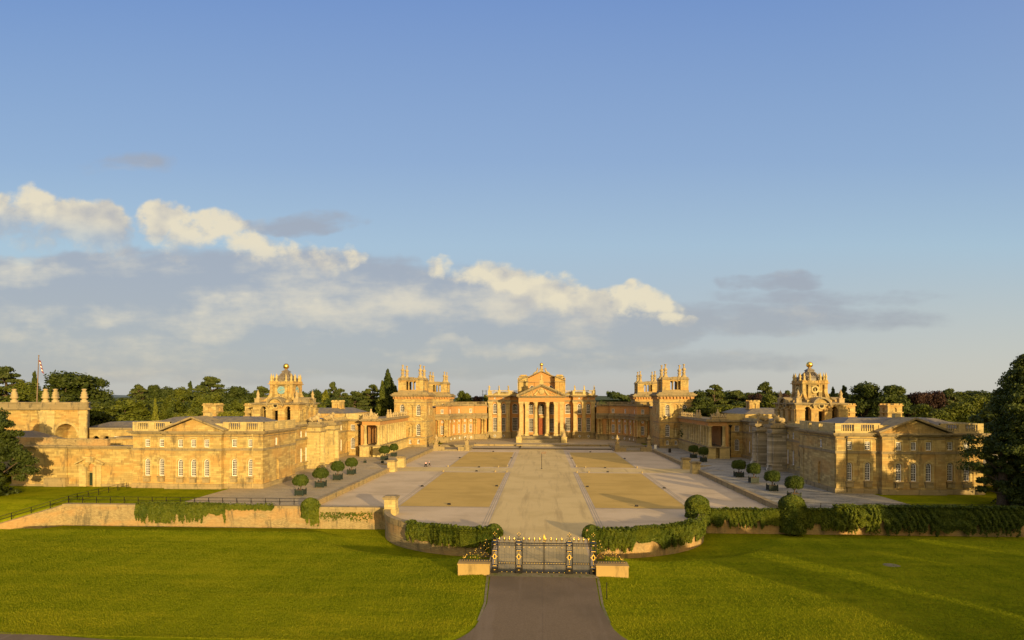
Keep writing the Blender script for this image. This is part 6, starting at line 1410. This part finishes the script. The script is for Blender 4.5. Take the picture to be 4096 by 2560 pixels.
#CLOUDS
def splitv(v): s_ = nt.nodes.new('ShaderNodeSeparateXYZ'); nt.links.new(v, s_.inputs[0]); return s_.outputs[0], s_.outputs[1]
px_, qx_ = splitv(cv)
def mask(ells, x, y, k=.5):
    acc = None
    for u0, v0, ru, rv, am in ells:
        a = mathn(nt, 'MULTIPLY_ADD', x, F_/ru, -(u0-2048)/ru); b_ = mathn(nt, 'MULTIPLY_ADD', y, F_/rv, -(1597-v0)/rv)
        r2 = mathn(nt, 'MULTIPLY_ADD', b_, b_, mathn(nt, 'MULTIPLY', a, a))
        e_ = mathn(nt, 'POWER', am, 1) if False else mathn(nt, 'MULTIPLY', mathn(nt, 'MAXIMUM', mathn(nt, 'MULTIPLY_ADD', r2, -k, 1.), 0), am)
        acc = e_ if acc is None else mathn(nt, 'MAXIMUM', acc, e_)
    return acc
def cn(sx, sy, scale, det, rough, off=(0, 0), dist=0.):
    m2 = nt.nodes.new('ShaderNodeMapping'); m2.inputs['Scale'].default_value = (sx, sy, 1); m2.inputs['Location'].default_value = (off[0]*sx, off[1]*sy, 0); nt.links.new(cv, m2.inputs[0])
    n = nt.nodes.new('ShaderNodeTexNoise'); n.inputs['Scale'].default_value = scale; n.inputs['Detail'].default_value = det; n.inputs['Roughness'].default_value = rough; n.inputs['Distortion'].default_value = dist
    nt.links.new(m2.outputs[0], n.inputs['Vector']); return n.outputs[0]
STR = [(150, 1170, 620, 130, 1.25), (950, 1160, 620, 160, 1.15), (700, 1350, 1500, 150, 1.3), (1550, 1240, 640, 170, 1.2), (2200, 1300, 620, 130, 1.1), (2760, 1300, 420, 62, .85), (2980, 1268, 700, 60, .52), (3350, 1190, 400, 36, .44), (3150, 1125, 190, 38, .6), (1210, 885, 190, 46, .66), (500, 655, 170, 40, .34), (1500, 1450, 1600, 60, .8)]
CUM = [(10, 840, 250, 130, 1.), (300, 930, 220, 130, 1.), (630, 860, 140, 85, 1.), (830, 930, 220, 95, .85), (1060, 1040, 230, 90, .68), (1300, 1050, 150, 75, .9), (1755, 1080, 75, 55, .8), (1990, 1130, 210, 100, .85), (2180, 1190, 200, 105, 1.), (2400, 1240, 270, 75, .92), (2620, 1290, 160, 40, .6)]
wn = nt.nodes.new('ShaderNodeTexNoise'); wn.inputs['Scale'].default_value = 5.5; wn.inputs['Detail'].default_value = 4; wn.inputs['Roughness'].default_value = .6; nt.links.new(cv, wn.inputs['Vector'])
wsp = nt.nodes.new('ShaderNodeSeparateColor'); nt.links.new(wn.outputs['Color'], wsp.inputs[0])
wx = mathn(nt, 'MULTIPLY_ADD', wsp.outputs[0], .26, mathn(nt, 'ADD', px_, -.13)); wy = mathn(nt, 'MULTIPLY_ADD', wsp.outputs[1], .15, mathn(nt, 'ADD', qx_, -.075))
ms = mask(STR, mathn(nt, 'MULTIPLY_ADD', wsp.outputs[2], .3, mathn(nt, 'ADD', px_, -.15)), mathn(nt, 'MULTIPLY_ADD', wsp.outputs[0], .06, mathn(nt, 'ADD', qx_, -.03)), .62); mc = mask(CUM, wx, wy, .75)
ns = cn(1, 3.2, 4.2, 5, .6, (.3, 0)); ns2 = cn(1, 3.4, 3.1, 5, .62, (1.7, .35))
nc = cn(1, 1.3, 12, 6, .62, (0, .1)); nc2 = cn(1, 1.3, 12, 2, .5, (-.014, .078)); nl = cn(1, 1.4, 3.4, 1, .5)
ds = mathn(nt, 'ADD', ms, mathn(nt, 'MULTIPLY_ADD', ns, 2.1, -1.1)); alpha_s = ramp(nt, ds, -.15, .55); alpha_s = mathn(nt, 'MULTIPLY', alpha_s, ramp(nt, ms, .0, .3))
tl = mathn(nt, 'ADD', mathn(nt, 'MULTIPLY', qx_, -F_/90), mathn(nt, 'MULTIPLY_ADD', px_, -.165*F_/90, (1597-830-.165*2048)/90)); below = ramp(nt, tl, -.35, 1.0)
dc = mathn(nt, 'ADD', mathn(nt, 'MULTIPLY_ADD', below, -.2, mc), mathn(nt, 'ADD', mathn(nt, 'MULTIPLY_ADD', nc, 2.0, -1.02), mathn(nt, 'MULTIPLY_ADD', nl, .9, -.5))); alpha_c = mathn(nt, 'MULTIPLY', ramp(nt, dc, .1, .68), ramp(nt, mc, .0, .35)); alpha_c = mathn(nt, 'MULTIPLY', alpha_c, mathn(nt, 'MULTIPLY_ADD', below, -.45, 1.))
heightf = ramp(nt, qx_, .03, .25)
shade_s = mixc(nt, heightf, (.385, .40, .43), (.355, .385, .455)); lite_s = mixc(nt, heightf, (.66, .58, .47), (.78, .69, .53))
creamy = mask([(600, 1250, 560, 70, .5), (1450, 1250, 420, 80, .6), (100, 1100, 240, 50, .4), (1850, 1390, 420, 40, .5), (1200, 1080, 300, 60, .4), (2050, 1200, 260, 90, .5), (1150, 1160, 300, 60, .35)], wx, wy, .8)
tone = mathn(nt, 'ADD', mathn(nt, 'MULTIPLY_ADD', ns2, .8, mathn(nt, 'MULTIPLY', nc, .35)), mathn(nt, 'MULTIPLY', creamy, .34))
st_c = mixc(nt, ramp(nt, tone, .56, .9), shade_s, lite_s)
relief = mathn(nt, 'SUBTRACT', nc, nc2)      # brighter where the cloud faces the low sun
rim = ramp(nt, dc, 1.5, .55)
litc = mathn(nt, 'ADD', mathn(nt, 'MULTIPLY', relief, 3.2), mathn(nt, 'MULTIPLY_ADD', below, -.75, mathn(nt, 'MULTIPLY_ADD', rim, .5, .35)), clamp=True)
cu_c = mixc(nt, litc, (.42, .41, .43), (.84, .73, .52))
stops = [(0., (.46, .465, .475)), (.06, (.45, .47, .50)), (.16, (.42, .5, .575)), (.27, (.38, .52, .66)), (.42, (.28, .415, .65)), (.7, (.18, .305, .61)), (1., (.13, .22, .5))]
grad = nt.nodes.new('ShaderNodeValToRGB'); nt.links.new(q_, grad.inputs[0]); cr = grad.color_ramp
cr.elements[0].position = 0; cr.elements[0].color = (*stops[0][1], 1); cr.elements[1].position = 1; cr.elements[1].color = (*stops[-1][1], 1)
for p1, c1 in stops[1:-1]: e = cr.elements.new(p1); e.color = (*c1, 1)
side = ramp(nt, p_, -.1, .95); low_ = ramp(nt, q_, .3, .0)
air = mixc(nt, mathn(nt, 'MULTIPLY', side, mathn(nt, 'MULTIPLY', low_, .55)), grad.outputs[0], (.62, .6, .54))
air = mixc(nt, mathn(nt, 'MULTIPLY', ramp(nt, mathn(nt, 'ABSOLUTE', p_), .1, 1.), .3), air, mixc(nt, 1., air, (1.12, 1.14, 1.02), 'MULTIPLY'))
air = mixc(nt, mathn(nt, 'MULTIPLY', alpha_s, .93), air, st_c)
air = mixc(nt, mathn(nt, 'MULTIPLY', alpha_c, .96), air, cu_c)
# the half of the sky round the low sun, behind the viewer, glows warm and much brighter
dt = nt.nodes.new('ShaderNodeVectorMath'); dt.operation = 'DOT_PRODUCT'; nt.links.new(tc.outputs['Generated'], dt.inputs[0]); dt.inputs[1].default_value = tuple(glow_dir)
glow = mathn(nt, 'POWER', mathn(nt, 'MAXIMUM', mathn(nt, 'MULTIPLY_ADD', dt.outputs['Value'], .8, .2), 0), 2.0)
air = mixc(nt, glow, air, GLOW)
airk = nt.nodes.new('ShaderNodeVectorMath'); airk.operation = 'SCALE'; nt.links.new(air, airk.inputs[0]); airk.inputs['Scale'].default_value = .78/.12
fin = mixc(nt, .88, sk.outputs[0], airk.outputs[0])
nt.links.new(fin, bg.inputs[0]); bg.inputs[1].default_value = .12
#ENDSKY
wd.cycles.sampling_method = 'NONE'
sl = bpy.data.lights.new('sun', 'SUN'); sl.energy = 5.0; sl.angle = R(.5); sl.color = (1., .71, .33)
so = bpy.data.objects.new('sun', sl); COL.objects.link(so); so.rotation_euler = sun_dir.to_track_quat('Z', 'Y').to_euler()
cam = bpy.data.cameras.new('camera'); co = bpy.data.objects.new('camera', cam); COL.objects.link(co); sc.camera = co
co.location = (CAMX, 0, CAMH); co.rotation_euler = (R(90), 0, PSI); cam.sensor_width = 36; cam.lens = 20.0; cam.shift_y = (1597-1280)/4096; cam.clip_start = .5; cam.clip_end = 20000
sc.cycles.max_bounces = 5; sc.cycles.diffuse_bounces = 3; sc.cycles.glossy_bounces = 2; sc.cycles.transmission_bounces = 3
sc.view_settings.view_transform = 'Standard'; sc.view_settings.look = 'None'; sc.view_settings.exposure = .4; sc.view_settings.gamma = 1
